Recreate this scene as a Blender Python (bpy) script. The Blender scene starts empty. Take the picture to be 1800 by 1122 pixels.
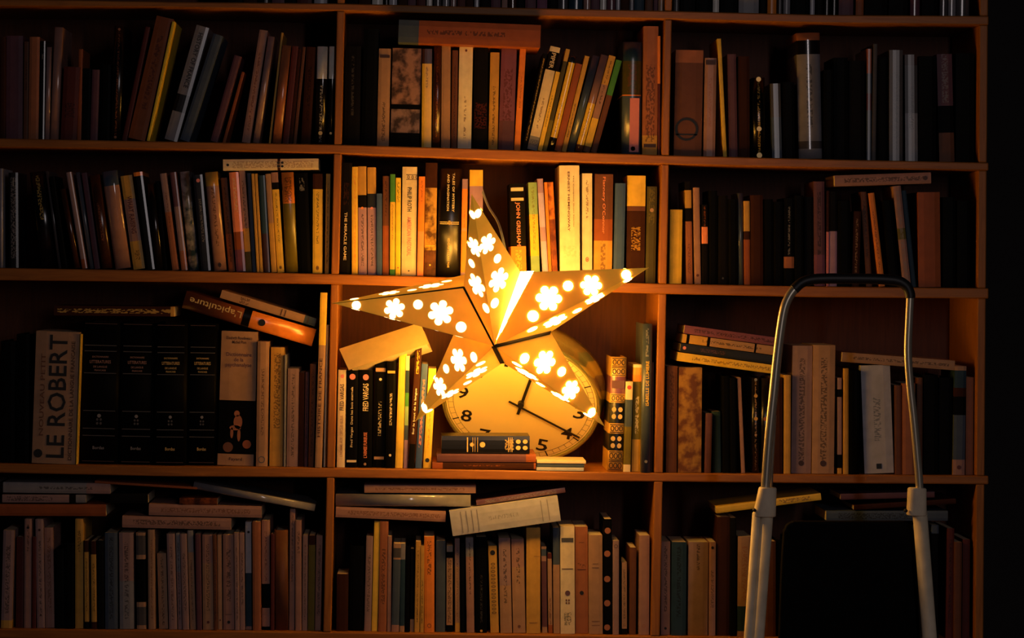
import bpy, bmesh, math, random
from mathutils import Vector, Matrix
random.seed(7)
SC = bpy.context.scene
COL = SC.collection

# ------------------------------------------------------------------ camera
S = 0.00105            # metres per photo pixel on the front plane of the bookcase (y = 0)
DIST = 5.0             # camera to front plane
PPX, PPY = 740.0, 470.0
RHO = 0.018            # slight roll of the hand-held camera
cr, sr = math.cos(RHO), math.sin(RHO)

def P(px, py, y=0.0):
    """photo pixel -> world point on the plane y"""
    u, v = px - PPX, PPY - py
    k = S * (DIST + y) / DIST
    return Vector(((u*cr - v*sr)*k, y, (u*sr + v*cr)*k))

cam = bpy.data.cameras.new('camera')
cam.sensor_fit = 'HORIZONTAL'; cam.sensor_width = 36.0
cam.lens = 36.0*DIST/(1800*S)
cam.shift_x = (900-PPX)/1800.0
cam.shift_y = -(561-PPY)/1800.0
cam.clip_start = 0.05
camo = bpy.data.objects.new('camera', cam); COL.objects.link(camo)
right = Vector((cr, 0, sr)); up = Vector((-sr, 0, cr)); back = right.cross(up)
camo.matrix_world = Matrix(((right.x, up.x, back.x, 0), (right.y, up.y, back.y, -DIST),
                            (right.z, up.z, back.z, 0), (0, 0, 0, 1)))
SC.camera = camo

# ------------------------------------------------------------------ world, lights, exposure
w = bpy.data.worlds.new('night'); SC.world = w; w.use_nodes = True
w.node_tree.nodes['Background'].inputs[0].default_value = (0.5, 0.5, 0.6, 1)
w.node_tree.nodes['Background'].inputs[1].default_value = 0.0008
vs = SC.view_settings
SC.display_settings.display_device = 'sRGB'
vs.view_transform = 'Standard'; vs.look = 'None'; vs.gamma = 1.0; vs.exposure = 0.0
vs.use_curve_mapping = False

def area(name, loc, target, sx, sy, power, colr):
    l = bpy.data.lights.new(name, 'AREA'); l.shape = 'RECTANGLE'; l.size = sx; l.size_y = sy
    l.energy = power; l.color = colr
    o = bpy.data.objects.new(name, l); COL.objects.link(o)
    o.location = loc
    o.rotation_euler = (Vector(target)-Vector(loc)).to_track_quat('-Z', 'Y').to_euler()
    return o
ROOM_POWER = 12.5       # dim unseen fill light behind the camera, inferred from streaks on glossy spines
area('room_fill_light', (1.1, -4.6, 0.75), (0, 0, 0), 0.12, 1.4, ROOM_POWER, (1.0, 0.86, 0.86))

LAMP = (1.0, 0.435, 0.05)   # colour of the star lantern's bulb
HOLE_STRENGTH = (6.0, 120.0, 160.0, 6.0, 6.0)     # the openings towards the room; two right arms boosted to light the ladder
REAR_STRENGTH = (18.0, 50.0, 85.0, 85.0, 50.0)   # openings towards the shelves, set arm by arm to steepen the light's falloff
SEAM_STRENGTH = 210.0    # the open seam shows the bare bulb
BULB_STRENGTH = 90.0
PAPER_GLOW = 0.16      # the backlit paper itself

# ------------------------------------------------------------------ helpers
def link(o, parent=None):
    COL.objects.link(o)
    if parent is not None: o.parent = parent
    return o

def empty(name, loc=(0, 0, 0), rot=(0, 0, 0)):
    o = bpy.data.objects.new(name, None); o.empty_display_size = 0.03
    o.location = loc; o.rotation_euler = rot
    return link(o)

def tag(o, label, cat, group=None, kind=None):
    if label: o['label'] = label
    if cat: o['category'] = cat
    if group: o['group'] = group
    if kind: o['kind'] = kind
    return o

def mesh_obj(name, verts, faces, mats, parent=None, fm=None, smooth=False, bevel=0.0):
    me = bpy.data.meshes.new(name)
    me.from_pydata([tuple(v) for v in verts], [], faces)
    if not isinstance(mats, (list, tuple)): mats = [mats]
    for m in mats: me.materials.append(m)
    if fm:
        for p, i in zip(me.polygons, fm): p.material_index = i
    bm = bmesh.new(); bm.from_mesh(me)
    bmesh.ops.recalc_face_normals(bm, faces=bm.faces)
    bm.to_mesh(me); bm.free()
    if smooth:
        for p in me.polygons: p.use_smooth = True
    o = bpy.data.objects.new(name, me)
    if bevel:
        b = o.modifiers.new('bevel', 'BEVEL'); b.width = bevel; b.segments = 2; b.limit_method = 'ANGLE'
    return link(o, parent)

def prism_y(name, quad, y0, y1, mat, parent=None, bevel=0.0):
    """quad: world points (x,z from them) extruded straight back from y0 to y1"""
    n = len(quad)
    vs_ = [(q.x, y0, q.z) for q in quad] + [(q.x, y1, q.z) for q in quad]
    fs = [list(range(n)), list(range(2*n-1, n-1, -1))]
    for i in range(n):
        j = (i+1) % n
        fs.append([i, j, n+j, n+i])
    return mesh_obj(name, vs_, fs, mat, parent, bevel=bevel)

def box(name, lo, hi, mat, parent=None, bevel=0.0):
    (x0, y0, z0), (x1, y1, z1) = lo, hi
    v = [(x0,y0,z0),(x1,y0,z0),(x1,y1,z0),(x0,y1,z0),(x0,y0,z1),(x1,y0,z1),(x1,y1,z1),(x0,y1,z1)]
    f = [(0,1,2,3),(4,5,6,7),(0,1,5,4),(1,2,6,5),(2,3,7,6),(3,0,4,7)]
    return mesh_obj(name, v, f, mat, parent, bevel=bevel)

def tube(name, pts, rad, mat, parent=None, n=12):
    """tapered tube along points; rad: one radius or a list"""
    pts = [Vector(p) for p in pts]
    if not isinstance(rad, (list, tuple)): rad = [rad]*len(pts)
    vs_, fs = [], []
    ref = Vector((0, 1, 0))
    for i, p in enumerate(pts):
        d = (pts[min(i+1, len(pts)-1)] - pts[max(i-1, 0)]).normalized()
        a = d.cross(ref)
        if a.length < 1e-4: a = d.cross(Vector((1, 0, 0)))
        a.normalize(); b = d.cross(a)
        for k in range(n):
            t = 2*math.pi*k/n
            vs_.append(p + (a*math.cos(t)+b*math.sin(t))*rad[i])
    for i in range(len(pts)-1):
        for k in range(n):
            k2 = (k+1) % n
            fs.append((i*n+k, i*n+k2, (i+1)*n+k2, (i+1)*n+k))
    fs.append(list(range(n))); fs.append(list(range((len(pts)-1)*n, len(pts)*n)))
    return mesh_obj(name, vs_, fs, mat, parent, smooth=True)

def smooth_path(pts, sub=6):
    pts = [Vector(p) for p in pts]; out = []
    for i in range(len(pts)-1):
        p0, p1, p2, p3 = pts[max(i-1,0)], pts[i], pts[i+1], pts[min(i+2,len(pts)-1)]
        for s in range(sub):
            t = s/sub
            out.append(0.5*((2*p1)+(p2-p0)*t+(2*p0-5*p1+4*p2-p3)*t*t+(3*p1-p0-3*p2+p3)*t**3))
    out.append(pts[-1]); return out

# ------------------------------------------------------------------ materials
def new_mat(name):
    m = bpy.data.materials.new(name); m.use_nodes = True
    nt = m.node_tree; b = nt.nodes['Principled BSDF']
    return m, nt, b

def plain(name, rgb, rough=0.5, metal=0.0, var=0.15, scale=60.0, spec=0.5):
    m, nt, b = new_mat(name)
    n = nt.nodes.new('ShaderNodeTexNoise'); n.inputs['Scale'].default_value = scale; n.inputs['Detail'].default_value = 4
    tc = nt.nodes.new('ShaderNodeTexCoord'); nt.links.new(tc.outputs['Object'], n.inputs['Vector'])
    r = nt.nodes.new('ShaderNodeValToRGB')
    r.color_ramp.elements[0].position = 0.3; r.color_ramp.elements[1].position = 0.7
    r.color_ramp.elements[0].color = tuple(c*(1-var) for c in rgb)+(1,)
    r.color_ramp.elements[1].color = tuple(min(1, c*(1+var)) for c in rgb)+(1,)
    nt.links.new(n.outputs['Fac'], r.inputs['Fac']); nt.links.new(r.outputs['Color'], b.inputs['Base Color'])
    b.inputs['Roughness'].default_value = rough; b.inputs['Metallic'].default_value = metal
    b.inputs['Specular IOR Level'].default_value = spec
    return m

def wood(name, c0, c1, rough=0.45, axis='X'):
    m, nt, b = new_mat(name)
    tc = nt.nodes.new('ShaderNodeTexCoord'); mp = nt.nodes.new('ShaderNodeMapping')
    mp.inputs['Scale'].default_value = (3, 40, 40) if axis == 'X' else (40, 40, 3)
    n = nt.nodes.new('ShaderNodeTexNoise'); n.inputs['Scale'].default_value = 3.0
    n.inputs['Detail'].default_value = 6; n.inputs['Distortion'].default_value = 1.2
    r = nt.nodes.new('ShaderNodeValToRGB')
    r.color_ramp.elements[0].position = 0.3; r.color_ramp.elements[1].position = 0.72
    r.color_ramp.elements[0].color = c0+(1,); r.color_ramp.elements[1].color = c1+(1,)
    bp = nt.nodes.new('ShaderNodeBump'); bp.inputs['Strength'].default_value = 0.15; bp.inputs['Distance'].default_value = 0.001
    L = nt.links.new
    L(tc.outputs['Object'], mp.inputs['Vector']); L(mp.outputs['Vector'], n.inputs['Vector'])
    L(n.outputs['Fac'], r.inputs['Fac']); L(r.outputs['Color'], b.inputs['Base Color'])
    L(n.outputs['Fac'], bp.inputs['Height']); L(bp.outputs['Normal'], b.inputs['Normal'])
    b.inputs['Roughness'].default_value = rough
    b.inputs['Specular IOR Level'].default_value = 0.3
    return m

def emitter(name, rgb, strength):
    m, nt, b = new_mat(name)
    e = nt.nodes.new('ShaderNodeEmission'); e.inputs[0].default_value = rgb+(1,); e.inputs[1].default_value = strength
    nt.links.new(e.outputs[0], nt.nodes['Material Output'].inputs['Surface'])
    return m

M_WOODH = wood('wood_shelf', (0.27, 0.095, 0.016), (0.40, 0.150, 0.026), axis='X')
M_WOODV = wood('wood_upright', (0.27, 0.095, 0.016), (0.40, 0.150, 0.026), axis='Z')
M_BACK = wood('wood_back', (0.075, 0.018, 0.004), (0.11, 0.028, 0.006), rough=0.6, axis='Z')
M_PAGES = None

COLORS = {
 'black': (0.007,0.006,0.006), 'jet': (0.003,0.003,0.003), 'white': (0.82,0.80,0.74), 'cream': (0.78,0.66,0.46),
 'pale cream': (0.88,0.80,0.62), 'yellow': (0.85,0.56,0.07), 'bright yellow': (0.92,0.66,0.05), 'ochre': (0.60,0.34,0.07),
 'orange': (0.85,0.26,0.04), 'rust': (0.32,0.085,0.025), 'red': (0.62,0.06,0.05), 'dark red': (0.10,0.02,0.016),
 'pink': (0.75,0.25,0.27), 'salmon': (0.9,0.30,0.16), 'mauve': (0.40,0.25,0.40), 'lilac': (0.52,0.42,0.75), 'purple': (0.20,0.07,0.13),
 'plum': (0.13,0.055,0.075), 'blue': (0.10,0.16,0.5), 'slate': (0.065,0.092,0.14), 'slate blue': (0.05,0.10,0.30),
 'teal': (0.02,0.05,0.08), 'green': (0.07,0.27,0.05), 'sage green': (0.28,0.45,0.22), 'olive': (0.16,0.13,0.02),
 'dark olive': (0.07,0.06,0.018), 'brown': (0.15,0.055,0.026), 'dark brown': (0.05,0.018,0.011), 'copper': (0.36,0.13,0.06),
 'tan': (0.42,0.25,0.155), 'rosy tan': (0.38,0.21,0.175), 'mauve tan': (0.33,0.215,0.215), 'grey': (0.25,0.245,0.27),
 'light grey': (0.48,0.48,0.54), 'dark grey': (0.075,0.07,0.075), 'gold': (0.75,0.50,0.14), 'navy': (0.018,0.022,0.04),
}

def build_book_group():
    g = bpy.data.node_groups.new('book_cover', 'ShaderNodeTree')
    I = g.interface
    for nm, tp, dv in (('Base','NodeSocketColor',(1,1,1,1)), ('Ink','NodeSocketColor',(0,0,0,1)), ('Z0','NodeSocketFloat',0.0),
                       ('Z1','NodeSocketFloat',0.0), ('HW','NodeSocketFloat',0.25), ('Freq','NodeSocketFloat',40.0), ('Mottle','NodeSocketFloat',0.0)):
        s = I.new_socket(nm, in_out='INPUT', socket_type=tp); s.default_value = dv
    I.new_socket('Color', in_out='OUTPUT', socket_type='NodeSocketColor')
    N = g.nodes; L = g.links.new
    gi = N.new('NodeGroupInput'); go = N.new('NodeGroupOutput')
    tc = N.new('ShaderNodeTexCoord'); sp = N.new('ShaderNodeSeparateXYZ'); L(tc.outputs['Generated'], sp.inputs[0])
    def mt(op, a, b=None):
        n = N.new('ShaderNodeMath'); n.operation = op
        for i, x in enumerate((a, b)):
            if x is None: continue
            if isinstance(x, (int, float)): n.inputs[i].default_value = x
            else: L(x, n.inputs[i])
        return n.outputs[0]
    z, x = sp.outputs['Z'], sp.outputs['X']
    inz = mt('MULTIPLY', mt('GREATER_THAN', z, gi.outputs['Z0']), mt('LESS_THAN', z, gi.outputs['Z1']))
    inx = mt('LESS_THAN', mt('ABSOLUTE', mt('SUBTRACT', x, 0.5)), gi.outputs['HW'])
    cmb = N.new('ShaderNodeCombineXYZ')
    L(mt('MULTIPLY', x, 7.0), cmb.inputs[0]); L(mt('MULTIPLY', mt('MULTIPLY', z, gi.outputs['Freq']), 1.6), cmb.inputs[2])
    info = N.new('ShaderNodeObjectInfo'); L(mt('MULTIPLY', info.outputs['Random'], 50.0), cmb.inputs[1])
    no = N.new('ShaderNodeTexNoise'); no.inputs['Scale'].default_value = 1.0; no.inputs['Detail'].default_value = 1.0
    L(cmb.outputs[0], no.inputs['Vector'])
    msk = mt('MULTIPLY', mt('MULTIPLY', inz, inx), mt('MULTIPLY', mt('GREATER_THAN', no.outputs['Fac'], 0.50), 0.62))
    # wear: slow and fine noise
    n2 = N.new('ShaderNodeTexNoise'); n2.inputs['Scale'].default_value = 45.0; n2.inputs['Detail'].default_value = 5.0
    L(tc.outputs['Object'], n2.inputs['Vector'])
    wear = N.new('ShaderNodeMapRange'); L(n2.outputs['Fac'], wear.inputs[0])
    wear.inputs[1].default_value = 0.25; wear.inputs[2].default_value = 0.75; wear.inputs[3].default_value = 0.82; wear.inputs[4].default_value = 1.12
    mo = N.new('ShaderNodeMapRange'); L(n2.outputs['Fac'], mo.inputs[0])
    mo.inputs[1].default_value = 0.42; mo.inputs[2].default_value = 0.58
    mix = N.new('ShaderNodeMix'); mix.data_type = 'RGBA'
    L(msk, mix.inputs[0]); L(gi.outputs['Base'], mix.inputs[6]); L(gi.outputs['Ink'], mix.inputs[7])
    mx2 = N.new('ShaderNodeMix'); mx2.data_type = 'RGBA'
    L(mt('MULTIPLY', mo.outputs[0], gi.outputs['Mottle']), mx2.inputs[0]); L(mix.outputs[2], mx2.inputs[6]); L(gi.outputs['Ink'], mx2.inputs[7])
    vm = N.new('ShaderNodeVectorMath'); vm.operation = 'SCALE'
    L(mx2.outputs[2], vm.inputs[0]); L(wear.outputs[0], vm.inputs['Scale'])
    L(vm.outputs[0], go.inputs['Color'])
    return g
BOOKG = build_book_group()
_mc = {}
def cover_mat(col, ink='black', z0=0.0, z1=0.0, hw=0.22, freq=45.0, rough=0.5, mottle=0.0):
    key = (col, ink, z0, z1, hw, freq, rough, mottle)
    if key in _mc: return _mc[key]
    m, nt, b = new_mat('cover_'+col.replace(' ', '_'))
    g = nt.nodes.new('ShaderNodeGroup'); g.node_tree = BOOKG
    g.inputs['Base'].default_value = COLORS[col]+(1,); g.inputs['Ink'].default_value = COLORS[ink]+(1,)
    g.inputs['Z0'].default_value = z0; g.inputs['Z1'].default_value = z1; g.inputs['HW'].default_value = hw
    g.inputs['Freq'].default_value = freq; g.inputs['Mottle'].default_value = mottle
    nt.links.new(g.outputs[0], b.inputs['Base Color'])
    b.inputs['Roughness'].default_value = rough
    b.inputs['Specular IOR Level'].default_value = 0.8 if rough < 0.35 else (0.04 if col in ('jet', 'black', 'dark brown') else 0.2)
    _mc[key] = m
    return m
M_PAGES = plain('page_paper', (0.62, 0.52, 0.36), 0.8, var=0.1, scale=300)
_ink = {}
def ink_mat(col):
    if col not in _ink:
        if col == 'gold': _ink[col] = plain('ink_gold', (0.8, 0.55, 0.2), 0.4, 0.3, var=0.1)
        else: _ink[col] = plain('ink_'+col.replace(' ', '_'), COLORS[col], 0.55, var=0.05)
    return _ink[col]

_fonts = {}
def text_mesh(txt):
    """glyph outlines of a string as a mesh with the lower-left corner at 0,0 ; returns mesh data, width, height"""
    if txt in _fonts: return _fonts[txt]
    cu = bpy.data.curves.new('lettering', 'FONT'); cu.body = txt; cu.resolution_u = 2
    cu.extrude = 0.0; cu.fill_mode = 'FRONT'; cu.offset = 0.012; cu.space_line = 0.95
    cu.align_x = 'CENTER' if '\n' in txt else 'LEFT'
    o = bpy.data.objects.new('tmp', cu); COL.objects.link(o)
    bpy.context.view_layer.update()
    dg = bpy.context.evaluated_depsgraph_get()
    me = bpy.data.meshes.new_from_object(o.evaluated_get(dg), depsgraph=dg)
    bpy.data.objects.remove(o); bpy.data.curves.remove(cu)
    xs = [v.co.x for v in me.vertices]; ys = [v.co.y for v in me.vertices]
    x0, x1, y0, y1 = min(xs), max(xs), min(ys), max(ys)
    V = [((v.co.x-x0)/(x1-x0)-0.5, (v.co.y-y0)/(y1-y0)-0.5) for v in me.vertices]
    F = [list(p.vertices) for p in me.polygons]
    bpy.data.meshes.remove(me)
    _fonts[txt] = (V, F)
    return _fonts[txt]

def lettering(parent, txt, ctr, ex, ey, wid, hei, mat, name='title_lettering'):
    """flat print: ctr local centre, ex/ey local reading and up directions"""
    V, F = text_mesh(txt)
    ctr, ex, ey = Vector(ctr), Vector(ex), Vector(ey)
    me = bpy.data.meshes.new(name)
    me.from_pydata([tuple(ctr+ex*(a*wid)+ey*(b*hei)) for a, b in V], [], F)
    me.materials.append(mat)
    return link(bpy.data.objects.new(name, me), parent)

# ------------------------------------------------------------------ room
M_WALL = plain('dark_wall_paint', (0.012, 0.010, 0.010), 0.9, var=0.1, scale=8)
M_FLOOR = wood('floor_boards', (0.10, 0.05, 0.025), (0.16, 0.08, 0.04), axis='X')
FLOOR_Z = P(900, 1470).z
wb = box('wall_back', (-3.0, 0.29, FLOOR_Z), (3.2, 0.39, 1.6), M_WALL); tag(wb, None, None, kind='structure')
fl = box('floor', (-3.0, -5.6, FLOOR_Z-0.05), (3.2, 0.39, FLOOR_Z), M_FLOOR); tag(fl, None, None, kind='structure')

# ------------------------------------------------------------------ bookcase
# front edges of the boards: (pixel x, upper edge y, lower edge y)
BOARDS = {
 'T': [(-70,-252,-236), (598,-240,-224), (1176,-228,-212), (1738,-220,-204)],
 'A': [(-70,-3,10), (300,3,13), (598,6,19), (880,13,27), (1176,19,34), (1450,26,41), (1738,28,44)],
 'B': [(-70,242,258), (300,249,263), (590,254,270), (880,263,282), (1172,273,289), (1450,280,296), (1738,286,300)],
 'C': [(-70,470,492), (300,476,496), (588,482,500), (880,490,508), (1166,499,517), (1450,504,523), (1738,507,525)],
 'D': [(-70,814,830), (300,820,838), (584,823,840), (880,827,844), (1158,832,847), (1450,835,850), (1738,837,852)],
 'E': [(-70,1106,1122), (575,1112,1129), (1150,1119,1136), (1738,1126,1143)],
 'F': [(-70,1410,1470), (570,1416,1470), (1140,1422,1475), (1738,1428,1480)],
}
BACK_Y = 0.265
bc = empty('bookcase', (P(830, 0).x, 0.13, FLOOR_Z))
tag(bc, 'tall orange-brown wooden bookcase filling the wall, three bays wide and full of books', 'bookcase')
IB = Matrix.Translation(-Vector(bc.location))
def setp(o):                       # parent to the bookcase empty, keep world coordinates
    o.parent = bc; o.matrix_parent_inverse = IB; return o
def lerp_tab(tab, x, k):
    for i in range(len(tab)-1):
        if x <= tab[i+1][0] or i == len(tab)-2:
            t = (x-tab[i][0])/(tab[i+1][0]-tab[i][0]); return tab[i][k]+t*(tab[i+1][k]-tab[i][k])
for key, tab in BOARDS.items():
    topp = [P(x, a) for x, a, b in tab]; bot = [P(x, b) for x, a, b in tab]
    if key == 'F':
        for b in bot: b.z = FLOOR_Z
    n = len(tab); vv, ff = [], []
    for yy in (0.0, BACK_Y):
        for p in topp: vv.append((p.x, yy, p.z))
        for p in bot: vv.append((p.x, yy, p.z))
    for i in range(n-1):
        ff += [(i, i+1, n+i+1, n+i), (2*n+i, 2*n+i+1, 3*n+i+1, 3*n+i), (i, i+1, 2*n+i+1, 2*n+i), (n+i, n+i+1, 3*n+i+1, 3*n+i)]
    ff += [(0, n, 3*n, 2*n), (n-1, 2*n-1, 4*n-1, 3*n-1)]
    setp(mesh_obj('shelf_board', vv, ff, M_WOODH, bevel=0.0022))
def upx(k, y):                     # pixel x range of an upright at pixel height y
    if k == 0: return -70, -56
    if k == 1: t = (y-30)/1080; return 592-24*t, 605.5-23.5*t
    if k == 2: t = (y-40)/1070; return 1168-24*t, 1181-21*t
    t = (y-40)/1070; return 1722-8*t, 1737-8*t
order = ['T','A','B','C','D','E','F']
for a, b in zip(order[:-1], order[1:]):
    for k in range(4):
        xm = [-63, 595, 1170, 1728][k]
        yt = lerp_tab(BOARDS[a], xm, 2); yb = lerp_tab(BOARDS[b], xm, 1)
        l0, r0 = upx(k, yt); l1, r1 = upx(k, yb)
        q = [P(l0, lerp_tab(BOARDS[a], l0, 2)), P(r0, lerp_tab(BOARDS[a], r0, 2)), P(r1, lerp_tab(BOARDS[b], r1, 1)), P(l1, lerp_tab(BOARDS[b], l1, 1))]
        setp(prism_y('upright', q, 0.001, BACK_Y, M_WOODV, bevel=0.002))
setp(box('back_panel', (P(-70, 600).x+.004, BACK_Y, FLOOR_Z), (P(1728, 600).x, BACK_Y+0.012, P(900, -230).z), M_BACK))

def shelf_z(row, X):
    tab = BOARDS[row]
    pts = [P(x, a) for x, a, b in tab]
    for i in range(len(pts)-1):
        if X <= pts[i+1].x or i == len(pts)-2:
            t = (X-pts[i].x)/(pts[i+1].x-pts[i].x); return pts[i].z+t*(pts[i+1].z-pts[i].z)

# ------------------------------------------------------------------ books
CROP = {'11':(0,0,4.155),'12':(290,0,4.156),'13':(590,0,4.007),'14':(870,0,4.006),'15':(1160,0,3.87),'16':(1440,0,3.741),
 '21':(0,270,4.877),'22':(280,270,4.878),'23':(590,270,4.877),'24':(870,270,4.675),'25':(1160,280,4.673),'26':(1440,280,4.488),
 '31':(0,500,3.3),'32':(300,490,3.207),'33':(580,480,3.117),'34':(860,480,3.031),'35':(1150,480,3.031),'36':(1440,480,3.031),
 '41':(0,830,3.844),'42':(300,830,3.843),'43':(580,830,3.843),'44':(860,830,3.844),'45':(1150,830,3.844),'46':(1440,830,3.844),
 '0':(0,0,1.0)}
def cpx(c, x, y):
    ox, oy, s = CROP[c]; return ox+x/s, oy+y/s

ORD = ['zeroth','first','second','third','fourth','fifth','sixth','seventh','eighth','ninth','tenth','eleventh','twelfth','thirteenth',
 'fourteenth','fifteenth','sixteenth','seventeenth','eighteenth','nineteenth','twentieth','twenty-first','twenty-second','twenty-third','twenty-fourth']

def book_mesh(w_, h_, d_, rnd, bands, t, mats):
    """U-shaped cover: spine at y=0 (front), boards running back to y=d_; height split into colour bands"""
    bulge = min(0.16*w_, 0.006) if rnd else min(0.06*w_, 0.0012)
    s = bulge
    prof = [(-w_/2, d_)]
    k = 8 if rnd else 4
    for i in range(k+1):
        u = -1+2*i/k
        prof.append((u*w_/2, s-bulge*(1-u*u) if rnd else s-bulge*(1-u**4)))
    prof += [(w_/2, d_), (w_/2-t, d_), (w_/2-t, s+t), (-w_/2+t, s+t), (-w_/2+t, d_)]
    n = len(prof)
    zs = [h_]; ids = []
    for fr, mi in bands:
        zs.append(h_*(1-fr)); ids.append(mi)
    V, F, fm = [], [], []
    for z in zs:
        V += [(x, y, z) for x, y in prof]
    for r in range(len(zs)-1):
        for i in range(n):
            j = (i+1) % n
            F.append((r*n+i, r*n+j, (r+1)*n+j, (r+1)*n+i)); fm.append(ids[r])
    F.append(tuple(range(n))); fm.append(ids[0])
    F.append(tuple(range((len(zs)-1)*n, len(zs)*n))); fm.append(ids[-1])
    me = bpy.data.meshes.new('cover'); me.from_pydata(V, [], F)
    for m in mats: me.materials.append(m)
    bm = bmesh.new(); bm.from_mesh(me)
    for f, i in zip(bm.faces, fm): f.material_index = i
    bmesh.ops.recalc_face_normals(bm, faces=bm.faces)
    bm.to_mesh(me); bm.free()
    if rnd:
        for p in me.polygons:
            if len(p.vertices) == 4 and p.normal.y < -0.05: p.use_smooth = True
    return me, bulge

N_BOOKS = 0
def make_book(base, rot, w_, h_, d_, col, k):
    """base: centre of the foot edge of the spine; rot: lean about y"""
    global N_BOOKS; N_BOOKS += 1
    rnd = k.get('r', 0); rough = k.get('g', 0.5)
    ink = k.get('ink', 'black'); z0, z1 = k.get('p', (0.0, 0.0)); hw = k.get('hw', 0.2)
    bands = k.get('b') or [(1.0, col)]
    cols = []; bb = []
    for fr, c in bands:
        if c not in cols: cols.append(c)
        bb.append((fr, cols.index(c)))
    if bb[-1][0] < 0.999: bb.append((1.0, bb[-1][1]))
    mats = [cover_mat(c, ink, z0, z1, hw, k.get('f', 45.0), rough, k.get('mo', 0.0)) for c in cols]
    t = 0.0022 if rnd else 0.0009
    t = min(t, w_*0.2)
    root = bpy.data.objects.new(k.get('nm', 'book'), None); root.empty_display_size = 0.02
    root.location = base; root.rotation_mode = 'ZYX'; root.rotation_euler = (0, rot, k.get('rz', 0.0)); link(root)
    me, bulge = book_mesh(w_, h_, d_, rnd, bb, t, mats)
    link(bpy.data.objects.new('cover', me), root)
    ins = 0.003 if rnd else 0.0004
    box('page_block', (-w_/2+t, bulge+t, ins), (w_/2-t, d_-ins-0.0005, h_-ins), M_PAGES, root)
    yf = -0.0006
    for tx in k.get('t', ()):
        txt, cz, ln, tcol, hf, dr = tx[:6]; xo = tx[6] if len(tx) > 6 else 0.0
        c = (xo*w_, yf, h_*(1-cz))
        if dr == 'd': ex, ey, W, H = (0,0,-1), (1,0,0), ln*h_, hf*w_
        elif dr == 'u': ex, ey, W, H = (0,0,1), (-1,0,0), ln*h_, hf*w_
        else: ex, ey, W, H = (1,0,0), (0,0,1), hf*w_, ln*h_
        lettering(root, txt, c, ex, ey, W, H, ink_mat(tcol))
    for e in k.get('e', ()):       # emblems: (kind, centre from top, half height as fraction of width, colour, x offset)
        kind, cz, rr, ecol = e[:4]; xo = e[4] if len(e) > 4 else 0.0
        emblem(root, kind, (xo*w_, yf, h_*(1-cz)), rr*w_, ink_mat(ecol), h_, w_)
    return root

STUFF = {'V': [], 'F': [], 'M': [], 'mi': []}
def stuff_book(base, rot, w_, h_, d_, col, k):
    """one of the barely visible books or black gap fillers: joined into a single object"""
    rnd = k.get('r', 0); m = cover_mat(col, rough=k.get('g', 0.5))
    me, bulge = book_mesh(w_, h_, d_, rnd, [(1.0, 0)], min(0.0015, w_*.2), [m])
    R = Matrix.Translation(base) @ Matrix.Rotation(rot, 4, 'Y')
    if m not in STUFF['M']: STUFF['M'].append(m)
    mi = STUFF['M'].index(m); b0 = len(STUFF['V'])
    STUFF['V'] += [R @ v.co for v in me.vertices]
    for p in me.polygons: STUFF['F'].append([b0+i for i in p.vertices]); STUFF['mi'].append(mi)
    bpy.data.meshes.remove(me)

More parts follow.
